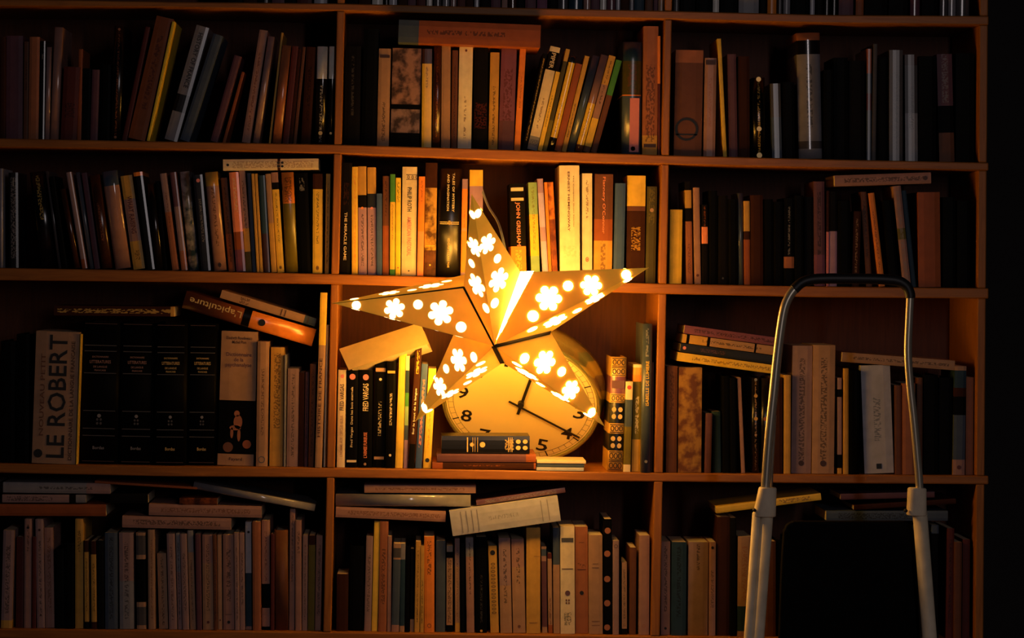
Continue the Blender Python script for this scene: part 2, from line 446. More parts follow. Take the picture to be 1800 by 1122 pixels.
def emblem(root, kind, c, r, mat, h_, w_):
    c = Vector(c); V, F = [], []
    def disc(cx, cz, rx, rz, n=18):
        b = len(V); V.extend([(cx+rx*math.cos(2*math.pi*i/n), c.y, cz+rz*math.sin(2*math.pi*i/n)) for i in range(n)]); F.append(list(range(b, b+n)))
    def ring(cx, cz, rx, rz, th, n=20):
        b = len(V)
        for i in range(n):
            a = 2*math.pi*i/n
            V.append((cx+rx*math.cos(a), c.y, cz+rz*math.sin(a))); V.append((cx+(rx-th)*math.cos(a), c.y, cz+(rz-th)*math.sin(a)))
        for i in range(n):
            j = (i+1) % n; F.append((b+2*i, b+2*j, b+2*j+1, b+2*i+1))
    def rect(x0, z0, x1, z1):
        b = len(V); V.extend([(x0,c.y,z0),(x1,c.y,z0),(x1,c.y,z1),(x0,c.y,z1)]); F.append((b,b+1,b+2,b+3))
    nm = 'emblem'
    if kind == 'disc': disc(c.x, c.z, r, r)
    elif kind == 'oval': ring(c.x, c.z, r*0.75, r*1.1, r*0.3); disc(c.x, c.z, r*0.25, r*0.55)
    elif kind == 'ring': ring(c.x, c.z, r, r, r*0.2)
    elif kind == 'square': rect(c.x-r, c.z-r, c.x+r, c.z+r)
    elif kind == 'bar': rect(c.x-r, c.z-r*0.06, c.x+r, c.z+r*0.06); nm = 'rule_line'
    elif kind == 'rule': rect(c.x-0.42*w_, c.z-0.0007, c.x+0.42*w_, c.z+0.0007); nm = 'rule_line'
    elif kind == 'label': rect(c.x-0.42*w_, c.z-r, c.x+0.42*w_, c.z+r); nm = 'spine_label'
    elif kind == 'side': rect(c.x-0.5*r, c.z-0.24*h_, c.x+0.5*r, c.z+0.24*h_); nm = 'colour_panel'
    elif kind == 'cross':
        for a in (-1, 1):
            for b_ in (-1, 1): disc(c.x+a*r*0.45, c.z+b_*r*0.5, r*0.32, r*0.36, 10)
    elif kind == 'scroll':
        for a in (-0.28, 0.0, 0.28): ring(c.x+a*w_, c.z, r*0.42, r*0.6, r*0.16, 12)
        rect(c.x-0.44*w_, c.z+r*0.75, c.x+0.44*w_, c.z+r*0.9); rect(c.x-0.44*w_, c.z-r*0.9, c.x+0.44*w_, c.z-r*0.75)
    elif kind == 'dots':
        for i in range(9): disc(c.x, c.z+(i-4)*r*1.6, r*0.5, r*0.5, 8)
    elif kind == 'figure':
        for dx, dz, a, b_ in ((0,.9,.22,.24),(.1,.25,.34,.55),(-.1,-.2,.45,.2),(.2,-.75,.13,.5),(-.35,-.6,.12,.42)): disc(c.x+dx*r, c.z+dz*r, a*r, b_*r, 14)
    elif kind == 'film':
        for i in range(14): ring(c.x, c.z+(i-6.5)*h_*0.043, r*0.55, h_*0.014, r*0.12, 8)
    mesh_obj(nm, V, F, mat, root)

BAYW = {1: 'left', 2: 'middle', 3: 'right'}
ROWW = {'A': 'cut-off top row', 'B': 'upper row', 'C': 'second row', 'D': 'third row', 'E': 'bottom row'}
LABELS = set()
def setlabel(o, text, group):
    text = ' '.join(text.split())
    if text in LABELS: text += ' again'; print('DUP LABEL', text)
    LABELS.add(text)
    tag(o, text, 'book', group)

_last = {}
def bay(row, b, items):
    """items: upright books in order: (crop, xL, xR, xTop, yTop, colour, opts)"""
    items = [it if len(it) > 6 else tuple(it)+({},) for it in items]
    items = [it for it in items if cpx(it[0], it[2], 0)[0] > 2]
    faint = [row == 'A' or (it[5] == 'jet' and not set(it[6]) & {'n', 'p', 'e', 't', 'b'}) for it in items]
    n = len(items) - sum(faint); i = 0
    where = '%s %s bay' % (ROWW[row], BAYW[b])
    for it, ft in zip(items, faint):
        c, xL, xR, xT, yT, col, k = it
        ys = k.get('y', 0.012+random.random()*0.012)
        bx0, _ = cpx(c, xL, 0); bx1, _ = cpx(c, xR, 0); tx, ty = cpx(c, xT, yT)
        yb = lerp_tab(BOARDS[row], (bx0+bx1)/2, 1)
        pL, pR = P(bx0, yb, ys), P(bx1, yb, ys); pT = P(tx, ty, ys)
        ang = math.atan2(pT.x-pL.x, pT.z-pL.z)
        wid = (pR.x-pL.x)*math.cos(ang)*0.975
        X = (pL.x+pR.x)/2
        zs = max(shelf_z(row, pL.x), shelf_z(row, pR.x))
        Z = zs + wid/2*abs(math.sin(ang)) + 0.0003
        h = (pT.z-zs)/math.cos(ang)
        d = k.get('d', max(0.10, min(0.20, h*0.66)))
        if ft:
            stuff_book(Vector((X, ys, Z)), ang, wid, h, d, col, k); continue
        o = make_book((X, ys, Z), ang, wid, h, d, col, k)
        i += 1
        pos = '%s upright from left' % ORD[i] if i <= (n+1)//2 else '%s upright from right' % ORD[n-i+1]
        size = 'slim ' if wid < 0.010 else ('thick ' if wid > 0.030 else '')
        lean = '' if abs(ang) < 0.09 else ('right-leaning ' if ang > 0 else 'left-leaning ')
        lk = k.get('n') or (lean + size + col + ' book')
        txt = '%s, %s in %s' % (lk, pos, where)
        if len(txt.split()) > 16: txt = '%s, %s, %s' % (lk, pos.replace(' upright', ''), where)
        if len(txt.split()) > 16: txt = '%s, %s' % (lk, where)
        setlabel(o, txt, 'upright books in the %s' % where)

def lying(row, b, items):
    """items: (crop, xL, yLbottom, xR, yRbottom, thickness, colour, look, opts)"""
    where = '%s %s bay' % (ROWW[row], BAYW[b])
    for it in items:
        c, xL, yL, xR, yR, th, col, look = it[:8]; k = it[8] if len(it) > 8 else {}
        ys = k.get('y', 0.014)
        a = P(*cpx(c, xL, yL), ys); e = P(*cpx(c, xR, yR), ys)
        t = th/CROP[c][2]*S*0.985
        dv = e-a; L = dv.length; ang = math.atan2(dv.x, dv.z)
        nrm = Vector((-dv.z, 0, dv.x)).normalized()
        base = a + nrm*(t/2)
        d = k.get('d', max(0.10, min(0.19, L*0.66)))
        o = make_book(base, ang, t, L, d, col, k)
        txt = '%s in the %s' % (look, where)
        if len(txt.split()) > 16: txt = look + ', ' + where
        if len(txt.split()) > 16: print('LONG', txt)
        setlabel(o, txt, 'books lying flat in the %s' % where)

G = 0.22   # glossy
# ---- cut-off top row: only the feet of these books are in the picture
def toprow(b, lst):
    items = []
    for x0, x1, col, o in lst:
        hh = random.uniform(150, 200)
        items.append(('0', x0, x1, x0+2.5, lerp_tab(BOARDS['A'], x0, 1)-hh, col, o))
    bay('A', b, items)
gl = {'g': G, 'r': 1}
toprow(1, [(400,426,'black',{}),(428,452,'dark brown',{}),(454,476,'black',gl),(478,500,'plum',{}),(502,520,'black',{}),(522,548,'dark red',{}),(552,575,'light grey',gl)])
toprow(2, [(608,630,'black',{}),(631,652,'dark brown',{}),(654,673,'white',gl),(675,683,'black',gl),(684,698,'light grey',gl),(700,716,'dark brown',{}),(717,731,'plum',{}),(732,748,'dark red',{}),
 (750,760,'white',gl),(762,776,'dark grey',gl),(778,790,'grey',gl),(792,802,'mauve tan',gl),(804,818,'dark red',{}),(819,832,'dark brown',{}),(834,842,'light grey',gl),(843,862,'black',{}),(863,880,'plum',{}),
 (882,892,'rosy tan',{}),(893,908,'dark brown',gl),(909,922,'black',{}),(923,942,'plum',{}),(944,962,'purple',{}),(964,980,'black',{}),(981,998,'dark grey',{'g':G,'r':1,'n':'dark book with a white dot near its foot','e':[('disc',.985,.2,'white')]}),(1000,1024,'teal',gl),(1026,1038,'rosy tan',gl),(1039,1054,'plum',{}),
 (1055,1066,'white',gl),(1067,1082,'plum',gl),(1083,1090,'light grey',gl),(1091,1106,'dark brown',{}),(1107,1114,'grey',gl),(1115,1132,'teal',{}),(1134,1148,'brown',{}),(1149,1156,'plum',{}),(1157,1167,'tan',gl)])
toprow(3, [(1184,1194,'dark grey',gl),(1196,1222,'black',{}),(1224,1250,'jet',{}),(1253,1264,'white',gl),(1266,1296,'jet',{}),(1298,1334,'grey',{'g':.4,'p':(.0,.2),'ink':'dark grey','hw':.45}),(1336,1347,'black',{}),(1349,1365,'orange',gl),
 (1367,1375,'dark grey',gl),(1377,1389,'grey',gl),(1391,1422,'jet',{}),(1424,1432,'light grey',gl),(1434,1446,'black',{}),(1448,1460,'black',{'g':G,'r':1,'e':[('dots',.95,.2,'white')]}),(1461,1473,'jet',{'g':G,'r':1,'e':[('dots',.96,.25,'white')]}),(1474,1500,'plum',{}),
 (1504,1518,'rust',{}),(1520,1560,'jet',{}),(1562,1596,'black',{}),(1600,1617,'plum',gl),(1620,1648,'jet',{}),(1652,1666,'dark grey',gl),(1667,1680,'grey',gl),(1681,1704,'dark grey',gl)])

# ---- upper row
bay('B', 1, [
 ('11',-170,-90,-165,250,'black'),('11',-85,-10,-82,270,'dark brown'),
 ('11',0,38,0,270,'dark brown'),('11',42,165,46,262,'plum',{'n':'wide dark plum book'}),('11',170,203,177,305,'brown',{'p':(.5,.8),'hw':.15}),
 ('11',205,280,216,270,'copper'),('11',282,322,292,300,'black',{'g':G,'n':'black glossy book with white dots near its top','e':[('dots',.16,.07,'white')]}),  # the white dots on the black glossy book paint glints on its spine
 ('11',325,360,340,345,'mauve tan',gl),('11',363,425,397,200,'rosy tan',{'g':G,'r':1}),('11',440,560,466,490,'dark red',{'p':(.3,.5),'hw':.3}),
 ('11',564,592,576,360,'rust'),('11',595,655,606,500,'black'),('11',658,712,674,510,'plum'),('11',724,800,734,470,'jet'),
 ('11',805,878,836,190,'black',{'g':G,'r':1,'n':'black book with a column of reddish gilt lettering','p':(.02,.98),'hw':.1,'f':70,'ink':'copper','e':[('disc',.03,.14,'copper'),('disc',.97,.14,'copper')]}),
 ('11',890,925,1062,200,'dark red'),
 ('11',932,1062,1140,140,'rust',{'p':(.25,.85),'hw':.15,'ink':'dark red','n':'right-leaning thick rust brown book'}),
 ('11',1072,1092,1258,160,'bright yellow',{'n':'right-leaning slim bright yellow book against the rust one','y':.004}),  # bright yellow stands in for star light on the rust book's side
 ('12',-8,92,226,205,'light grey',{'b':[(.60,'grey'),(.75,'black'),(1,'grey')],'g':.3,'t':[('HISTORY OF FRANCE',.30,.48,'black',.36,'d')],'n':'right-leaning grey book with black band and dark title'}),
 ('12',105,180,352,265,'slate'),('12',330,385,505,415,'plum'),('12',420,442,560,530,'rust'),
 ('12',560,622,690,225,'rosy tan',{'p':(.1,.8),'hw':.15,'ink':'dark red'}),('12',640,688,752,270,'mauve tan',{'g':G,'r':1,'n':'slim mauve-grey book with a shiny right edge'}),
 ('12',758,772,850,240,'ochre'),('12',782,848,855,335,'copper',{'g':G,'r':1}),('12',858,903,930,340,'dark red'),('12',905,930,977,360,'dark brown'),('12',936,958,1007,345,'brown'),
 ('12',992,1062,1034,345,'dark brown',{'p':(.2,.8)}),
 ('12',1095,1172,1112,340,'white',{'g':.16,'r':1,'b':[(.33,'white'),(1,'black')],'n':'glossy half white half black book','p':(.02,.6),'hw':.12,'f':70,'ink':'light grey','e':[('disc',.885,.2,'gold')]}),
 ('12',1186,1232,1200,340,'white',{'g':.16,'r':1,'b':[(.33,'white'),(1,'black')],'n':'narrower glossy half white half black book','e':[('disc',.885,.2,'gold')]}),
])
bay('B', 2, [
 ('13',58,170,68,325,'black',{'p':(.3,.9),'ink':'dark grey','hw':.08,'n':'wide black book with faint grey lettering'}),('13',178,283,200,205,'jet',{'n':'tall black book with a lit edge'}),
 ('13',290,375,305,343,'tan',{'p':(.05,.45),'hw':.14,'e':[('label',.08,.12,'dark brown')]}),
 ('13',382,590,400,340,'rosy tan',{'b':[(.57,'rosy tan'),(.62,'jet'),(.86,'mauve tan'),(1,'jet')],'mo':.85,'ink':'jet','n':'very wide mauve and black picture-cover book'}),
 ('13',604,674,610,345,'ochre',{'b':[(.15,'dark brown'),(1,'yellow')],'p':(.6,.82),'hw':.1,'ink':'brown','g':.3,'n':'yellow book with a brown top'}),('13',680,735,692,300,'dark brown',{'g':G,'r':1,'p':(.1,.9),'ink':'rust','hw':.1}),
 ('13',742,806,748,290,'tan'),('13',812,853,822,355,'brown',{'p':(.1,.85),'hw':.15}),('13',858,955,872,305,'pale cream',{'p':(.1,.5),'hw':.08,'ink':'brown','e':[('disc',.07,.09,'brown')]}),
 ('13',968,1066,978,325,'black',{'p':(.2,.45),'hw':.45,'f':30,'ink':'dark red','n':'black book with dark red bands'}),('13',1075,1140,1090,370,'ochre',{'p':(.05,.65),'hw':.14}),
 ('14',22,132,46,322,'purple',{'b':[(.72,'purple'),(1,'plum')],'t':[('TRAVEL\nFRANCE',.46,.48,'black',.5,'d')][:0],'p':(.28,.78),'hw':.28,'f':26,'ink':'dark red'}),('14',135,178,178,320,'orange',{'p':(.4,.7),'hw':.12,'ink':'rust'}),
 ('14',190,222,338,380,'black',{'p':(.1,.95),'hw':.15,'f':60,'ink':'gold','n':'right-leaning slim black book with gilt lettering'}),
 ('14',225,298,390,338,'cream',{'b':[(.05,'cream'),(.225,'black'),(.87,'cream'),(1,'grey')],'p':(.2,.5),'hw':.1,'ink':'brown','t':[('PIPER',.135,.15,'cream',.42,'d')],'e':[('scroll',.93,.3,'dark grey')],'n':'right-leaning cream book with a black title block'}),
 ('14',300,332,428,510,'yellow',{'p':(.3,.7),'hw':.15}),('14',334,364,500,350,'dark olive',{'b':[(.12,'ochre'),(.7,'dark olive'),(1,'olive')],'n':'right-leaning dark green book with ochre top'}),
 ('14',367,416,528,400,'white',{'b':[(.07,'navy'),(.86,'yellow'),(1,'black')],'g':.15,'r':1,'p':(.2,.5),'hw':.12,'ink':'dark brown','n':'right-leaning glossy yellow book with black foot'}),
 ('14',418,466,568,455,'rust'),('14',468,502,632,400,'ochre',{'p':(.15,.5),'hw':.16}),('14',504,560,684,400,'slate',{'g':G,'r':1}),
 ('14',562,616,746,395,'yellow',{'g':.15,'r':1,'b':[(.5,'rosy tan'),(.93,'yellow'),(1,'brown')],'p':(.15,.45),'hw':.14,'n':'right-leaning shiny yellow and pink book'}),
 ('14',618,668,802,400,'tan',{'b':[(.3,'ochre'),(.65,'rosy tan'),(.94,'yellow'),(1,'brown')],'p':(.5,.95),'hw':.14,'n':'right-leaning tan book with yellow lower half'}),
 ('14',673,716,852,430,'green',{'b':[(.38,'green'),(1,'brown')],'n':'right-leaning book green above and brown below'}),
 ('14',890,1026,903,295,'slate',{'g':.25,'r':1,'b':[(.17,'teal'),(.47,'dark olive'),(.48,'orange'),(1,'slate')],'e':[('side',.74,.5,'pink',.15),('disc',.95,.12,'orange',.1)],'t':[('RAND',.3,.24,'brown',.4,'d')][:0],'p':(.55,.8),'hw':.25,'f':22,'ink':'brown','n':'thick glossy book slate above with pink panel below'}),
 ('14',1036,1142,1047,185,'copper',{'p':(.1,.7),'hw':.3,'f':24,'ink':'dark brown','b':[(.85,'copper'),(1,'ochre')],'n':'tall copper brown book with dark lettering','e':[('label',.93,.12,'dark brown')]}),
 ('14',1145,1164,1146,255,'salmon',{'b':[(.4,'orange'),(1,'dark red')],'n':'slim book orange above and dark red below'}),
])
bay('B', 3, [
 ('15',92,285,106,340,'brown',{'b':[(.12,'copper'),(1,'brown')],'n':'very wide brown book with a dark wheel drawing','e':[('ring',.75,.42,'jet',-.06),('bar',.80,.4,'jet',-.06)]}),
 ('15',295,376,306,395,'rosy tan',{'p':(.3,.8),'hw':.12,'ink':'copper','g':.35,'e':[('label',.045,.2,'dark brown')]}),
 ('15',430,456,390,265,'yellow',{'n':'slim bright yellow book leaning left'}),('15',470,530,458,370,'plum'),('15',532,612,530,385,'dark brown'),
 ('15',634,720,628,530,'jet',{'g':G,'r':1,'p':(.03,.97),'hw':.1,'f':60,'ink':'gold','n':'black book with a column of gilt dots','e':[('disc',.02,.2,'gold'),('disc',.64,.2,'gold'),('disc',.97,.22,'gold')]}),
 ('15',764,832,752,570,'dark grey',{'g':.3,'b':[(.45,'dark grey'),(1,'slate')]}),('15',838,920,832,560,'jet'),
 ('15',945,1108,928,225,'grey',{'g':.15,'r':1,'b':[(.06,'copper'),(.17,'black'),(.86,'grey'),(.92,'dark grey'),(1,'grey')],'p':(.25,.75),'hw':.12,'f':26,'ink':'black','n':'tall thick round-backed grey book with a bright streak'}),
 ('16',32,90,34,460,'jet'),('16',95,190,95,380,'jet'),('16',195,300,195,400,'black'),
 ('16',312,342,315,322,'rust',{'b':[(.22,'rust'),(.4,'slate'),(.55,'dark red'),(1,'slate')],'g':.3,'n':'slim rust and slate book'}),('16',345,372,356,290,'dark grey'),('16',390,452,390,380,'jet'),
 ('16',460,550,461,330,'dark grey',{'g':.3,'p':(.1,.8),'hw':.2,'ink':'black'}),('16',566,650,562,360,'slate',{'g':.3,'b':[(.1,'dark brown'),(.55,'dark grey'),(1,'grey')],'p':(.3,.7),'ink':'black'}),
 ('16',656,770,656,370,'jet'),('16',790,892,772,358,'plum',{'b':[(.48,'plum'),(.73,'jet'),(1,'brown')],'p':(.55,1),'hw':.2,'ink':'grey','n':'dark plum book with black band and brown foot'}),('16',898,1020,898,350,'jet'),
])
lying('B', 2, [('13',440,296,1440,335,160,'orange','thick orange book with a teal end lying flat',
   {'b':[(.857,'rust'),(1,'slate')],'p':(.2,.75),'hw':.1,'ink':'black','f':40,'d':.17,'y':-.03})])

# ---- second row
bay('C', 1, [
 ('21',-190,-110,-192,170,'black'),('21',-105,-5,-108,150,'dark brown'),
 ('21',0,24,0,130,'light grey',{'g':G,'r':1}),('21',78,160,72,165,'black',{'g':.3,'p':(.1,.95),'ink':'grey','hw':.3,'f':36,'n':'black book with faint grey lettering','e':[('dots',.1,.06,'white')]}),
 ('21',345,474,250,165,'black',{'g':.2,'r':1,'t':[('FONTETOUTE',.25,.48,'gold',.3,'d')][:0],'p':(.5,.96),'hw':.14,'f':34,'ink':'gold','n':'left-leaning thick black book with big gilt lettering'}),
 ('21',502,528,390,155,'dark grey',{'g':.25,'r':1}),('21',534,580,420,200,'jet'),('21',640,688,512,310,'dark brown',{'g':.2,'r':1}),
 ('21',704,748,566,165,'mauve tan',{'g':.3,'b':[(.9,'mauve tan'),(1,'rust')],'n':'left-leaning mauve tan book with rust foot'}),('21',770,805,648,165,'slate',{'g':.22,'r':1}),('21',812,858,698,170,'plum'),
 ('21',872,960,762,190,'dark brown',{'g':.22,'r':1,'p':(.3,.7),'ink':'copper','hw':.12}),
 ('21',985,1122,868,160,'rosy tan',{'g':.13,'r':1,'b':[(.15,'slate'),(1,'rosy tan')],'n':'left-leaning pinkish book with a bright white streak'}),
 ('21',1143,1245,1030,197,'orange',{'b':[(.25,'ochre'),(.7,'rosy tan'),(1,'ochre')],'g':.4,'p':(.1,.2),'hw':.2,'t':[('WHAT RAISING',.42,.4,'dark red',.42,'d')],'n':'left-leaning ochre and pink book with dark title'}),
 ('21',1250,1328,1142,165,'jet',{'b':[(.04,'orange'),(1,'jet')],'g':.25,'n':'left-leaning black book with orange top strip'}),('21',1332,1400,1252,262,'black',{'g':.18,'r':1}),('21',1404,1436,1330,240,'jet'),
 ('22',112,168,5,175,'rosy tan',{'b':[(.4,'mauve tan'),(1,'copper')],'p':(.4,.8),'hw':.12,'ink':'dark red','n':'left-leaning mauve book with copper lower half'}),
 ('22',190,242,90,165,'plum',{'b':[(.35,'plum'),(.8,'mauve tan'),(1,'copper')],'g':.3,'n':'left-leaning plum and mauve book'}),
 ('22',255,340,172,160,'dark grey',{'g':.2,'r':1,'mo':.6,'ink':'light grey','b':[(.3,'dark grey'),(1,'teal')],'n':'left-leaning blotchy grey book'}),
 ('22',360,443,287,187,'navy',{'g':.25,'p':(.3,.75),'hw':.12,'ink':'grey','e':[('disc',.06,.2,'pink')],'n':'left-leaning navy book with pink dot on top'}),
 ('22',466,578,386,165,'rosy tan',{'g':.2,'r':1,'b':[(.14,'ochre'),(1,'rosy tan')],'p':(.25,.85),'hw':.12,'ink':'dark brown','e':[('oval',.94,.16,'black')],'n':'left-leaning thick pinkish book with a dark oval emblem'}),
 ('22',596,650,526,212,'brown',{'b':[(.6,'brown'),(1,'rust')],'p':(.1,.9),'hw':.15}),
 ('22',660,742,596,165,'orange',{'g':.2,'b':[(.6,'salmon'),(.78,'rust'),(1,'purple')],'p':(.6,.95),'hw':.15,'ink':'cream','n':'left-leaning orange-red book with purple foot'}),
 ('22',744,796,682,150,'rosy tan',{'b':[(.57,'mauve tan'),(.8,'ochre'),(1,'dark olive')],'p':(.4,.9),'hw':.2,'n':'left-leaning book tan, ochre and olive in bands'}),
 ('22',800,834,752,170,'slate'),('22',837,860,789,175,'ochre'),('22',866,890,816,175,'ochre',{'n':'second of two slim ochre books side by side'}),
 ('22',896,950,850,190,'teal',{'b':[(.6,'teal'),(1,'dark brown')],'g':.3}),('22',962,1008,909,177,'tan',{'b':[(.5,'tan'),(1,'ochre')],'n':'tan and ochre book'}),
 ('22',1014,1072,958,165,'yellow',{'b':[(.1,'rosy tan'),(.17,'black'),(1,'yellow')],'p':(.3,.8),'hw':.13,'e':[('oval',.95,.22,'dark red')],'n':'left-leaning yellow book with black band near its top'}),
 ('22',1084,1190,1044,165,'olive',{'b':[(.31,'orange'),(1,'olive')],'g':.3,'r':1,'p':(.7,.95),'hw':.3,'n':'thick book orange above and olive below'}),
 ('22',1196,1302,1166,170,'jet',{'t':[('ALL',.06,.05,'dark grey',.3,'h')][:0],'p':(.82,.95),'hw':.2,'f':20,'ink':'grey','n':'thick black book with grey lettering near top'}),
 ('22',1314,1398,1316,175,'yellow',{'b':[(.155,'dark brown'),(1,'yellow')],'p':(.3,.82),'hw':.12,'f':50,'e':[('oval',.945,.2,'dark red')],'n':'yellow book with dark top and red oval emblem'}),
 ('22',1418,1455,1430,175,'ochre',{'p':(.1,.9),'hw':.15}),
])
lying('C', 1, [('22',547,147,1366,139,98,'cream','cream book with dark cross mark lying flat',{'p':(.1,.95),'hw':.3,'f':34,'ink':'tan','b':[(.4,'cream'),(.43,'dark brown'),(1,'cream')],'e':[('disc',.95,.12,'black'),('cross',.40,.35,'black')]})])
bay('C', 2, [
 ('23',30,122,52,80,'black',{'t':[('THE MIRACLE GAME',.66,.43,'cream',.26,'d')],'p':(.62,.82),'hw':.25,'f':22,'ink':'dark brown','n':'black book with small cream title'}),
 ('23',138,190,138,115,'yellow',{'p':(.1,.95),'hw':.15,'f':30,'ink':'orange'}),
 ('23',195,268,190,112,'mauve',{'b':[(.265,'ochre'),(.38,'black'),(1,'mauve')],'p':(.08,.56),'hw':.15,'t':[('Jean M. Auel',.12,.16,'brown',.3,'d')][:0],'e':[('disc',.385,.16,'orange')],'n':'ochre, black and mauve paperback beside a yellow book'}),
 ('23',276,350,271,120,'mauve',{'b':[(.245,'ochre'),(.375,'navy'),(1,'mauve')],'p':(.08,.56),'hw':.15,'e':[('disc',.38,.16,'pink')],'n':'ochre, navy and mauve paperback beside a slate one'}),
 ('23',352,398,351,345,'slate blue'),('23',403,458,405,195,'brown',{'b':[(.5,'brown'),(1,'rust')],'p':(.6,.95),'hw':.15}),
 ('23',465,508,468,178,'yellow',{'b':[(.275,'green'),(.94,'yellow'),(1,'green')],'p':(.35,.7),'hw':.15,'f':55,'ink':'brown','n':'yellow book with green top and green foot'}),
 ('23',513,556,516,210,'bright yellow',{'p':(.75,.96),'hw':.25,'f':30,'e':[('disc',.92,.14,'red')],'n':'bright yellow book with black lettering at top'}),
 ('23',562,690,572,115,'cream',{'t':[('PHILIP ROTH',.30,.22,'black',.30,'d'),('AMERICAN PASTORAL',.64,.36,'pink',.30,'d')],'e':[('scroll',.095,.2,'dark brown',.2),('disc',.955,.05,'black')],'n':'thick cream novel with black and pink title'}),
 ('23',697,752,713,198,'salmon',{'b':[(.55,'orange'),(1,'salmon')],'p':(.75,.97),'hw':.15,'ink':'rust','n':'salmon orange book with no visible title'}),
 ('23',756,858,772,80,'orange',{'b':[(.22,'dark brown'),(.73,'ochre'),(.77,'yellow'),(1,'brown')],'mo':.9,'ink':'dark brown','t':[('KING',.2,.2,'cream',.2,'d')][:0],'e':[('bar',.73,.4,'yellow'),('disc',.9,.08,'yellow')],'n':'fiery orange and black picture-spine book'}),
 ('23',866,1066,885,130,'black',{'g':.3,'r':1,'t':[('TALES OF MYSTERY',.22,.36,'cream',.10,'d',.15),('AND IMAGINATION',.22,.34,'cream',.10,'d',-.08),('EDGAR ALLAN POE',.78,.27,'gold',.085,'d',-.02)],'e':[('disc',.5,.09,'gold'),('rule',.494,.1,'gold'),('rule',.51,.1,'gold')],'n':'thick glossy black book with gilt title'}),
 ('23',1070,1118,1086,220,'orange',{'b':[(.1,'mauve'),(.5,'orange'),(.53,'salmon'),(.95,'orange'),(1,'mauve')],'p':(.5,.7),'hw':.1,'ink':'rust','n':'slim orange book with a mauve top'}),
 ('23',1146,1262,1148,142,'yellow',{'b':[(.15,'yellow'),(.36,'mauve'),(1,'yellow')],'n':'yellow and mauve book just behind the star tip'}),
 ('24',136,262,118,250,'black',{'b':[(.66,'black'),(1,'orange')],'d':.15,'t':[('JOHN GRISHAM',.425,.46,'salmon',.34,'d'),('I & E',.15,.03,'cream',.4,'h')][:1],'e':[('label',.06,.12,'cream'),('label',.165,.1,'gold')],'p':(.05,.3),'hw':.2,'f':26,'ink':'yellow','n':'black thriller with orange-red title and orange foot'}),
 ('24',300,372,272,240,'yellow',{'b':[(.33,'sage green'),(.76,'yellow'),(1,'sage green')],'p':(.3,.95),'hw':.14,'ink':'olive','n':'yellow book with two green patches'}),
 ('24',393,442,345,210,'lilac',{'b':[(.14,'mauve'),(.48,'lilac'),(.62,'mauve'),(1,'lilac')],'g':.3,'n':'slim lilac book tilting left'}),
 ('24',445,470,405,238,'orange',{'n':'slim orange book tilting left'}),('24',474,520,432,237,'orange',{'mo':.9,'ink':'dark red','b':[(.38,'orange'),(1,'rust')],'n':'orange book with dark red figure'}),
 ('24',534,702,527,100,'pale cream',{'d':.17,'y':.008,'t':[('ERNEST HEMINGWAY',.315,.52,'brown',.11,'d',-.04),('The Complete Short Stories',.31,.45,'brown',.06,'d',.2)],'p':(.2,.3),'hw':.32,'f':30,'ink':'cream','e':[('disc',.965,.05,'black')],'n':'widest cream book with two-line title'}),
 ('24',716,800,716,165,'pale cream',{'t':[('Joyce Carol Oates',.21,.34,'brown',.16,'d')][:0],'p':(.58,.94),'hw':.12,'f':40,'ink':'brown','e':[('oval',.80,.22,'red')],'n':'cream paperback with a red oval emblem'}),
 ('24',808,962,820,170,'ochre',{'b':[(.42,'brown'),(.62,'rust'),(1,'ochre')],'t':[("Flannery O'Connor",.29,.53,'salmon',.2,'d')],'p':(.05,.4),'hw':.13,'f':26,'ink':'brown','e':[('bar',.91,.14,'black',-.3)],'n':'brown and ochre book with salmon title'}),
 ('24',972,1058,990,245,'slate blue',{'p':(.76,.93),'hw':.12,'ink':'slate','e':[]}),
 ('24',1076,1230,1087,182,'dark brown',{'b':[(.285,'yellow'),(.33,'brown'),(1,'dark brown')],'p':(.3,.52),'hw':.25,'f':60,'ink':'ochre','g':.45,'n':'dark brown book with ochre top'}),
 ('24',1236,1318,1252,272,'dark olive',{'p':(.6,.98),'hw':.3,'f':24,'ink':'olive','e':[('disc',.245,.2,'tan')]}),
])
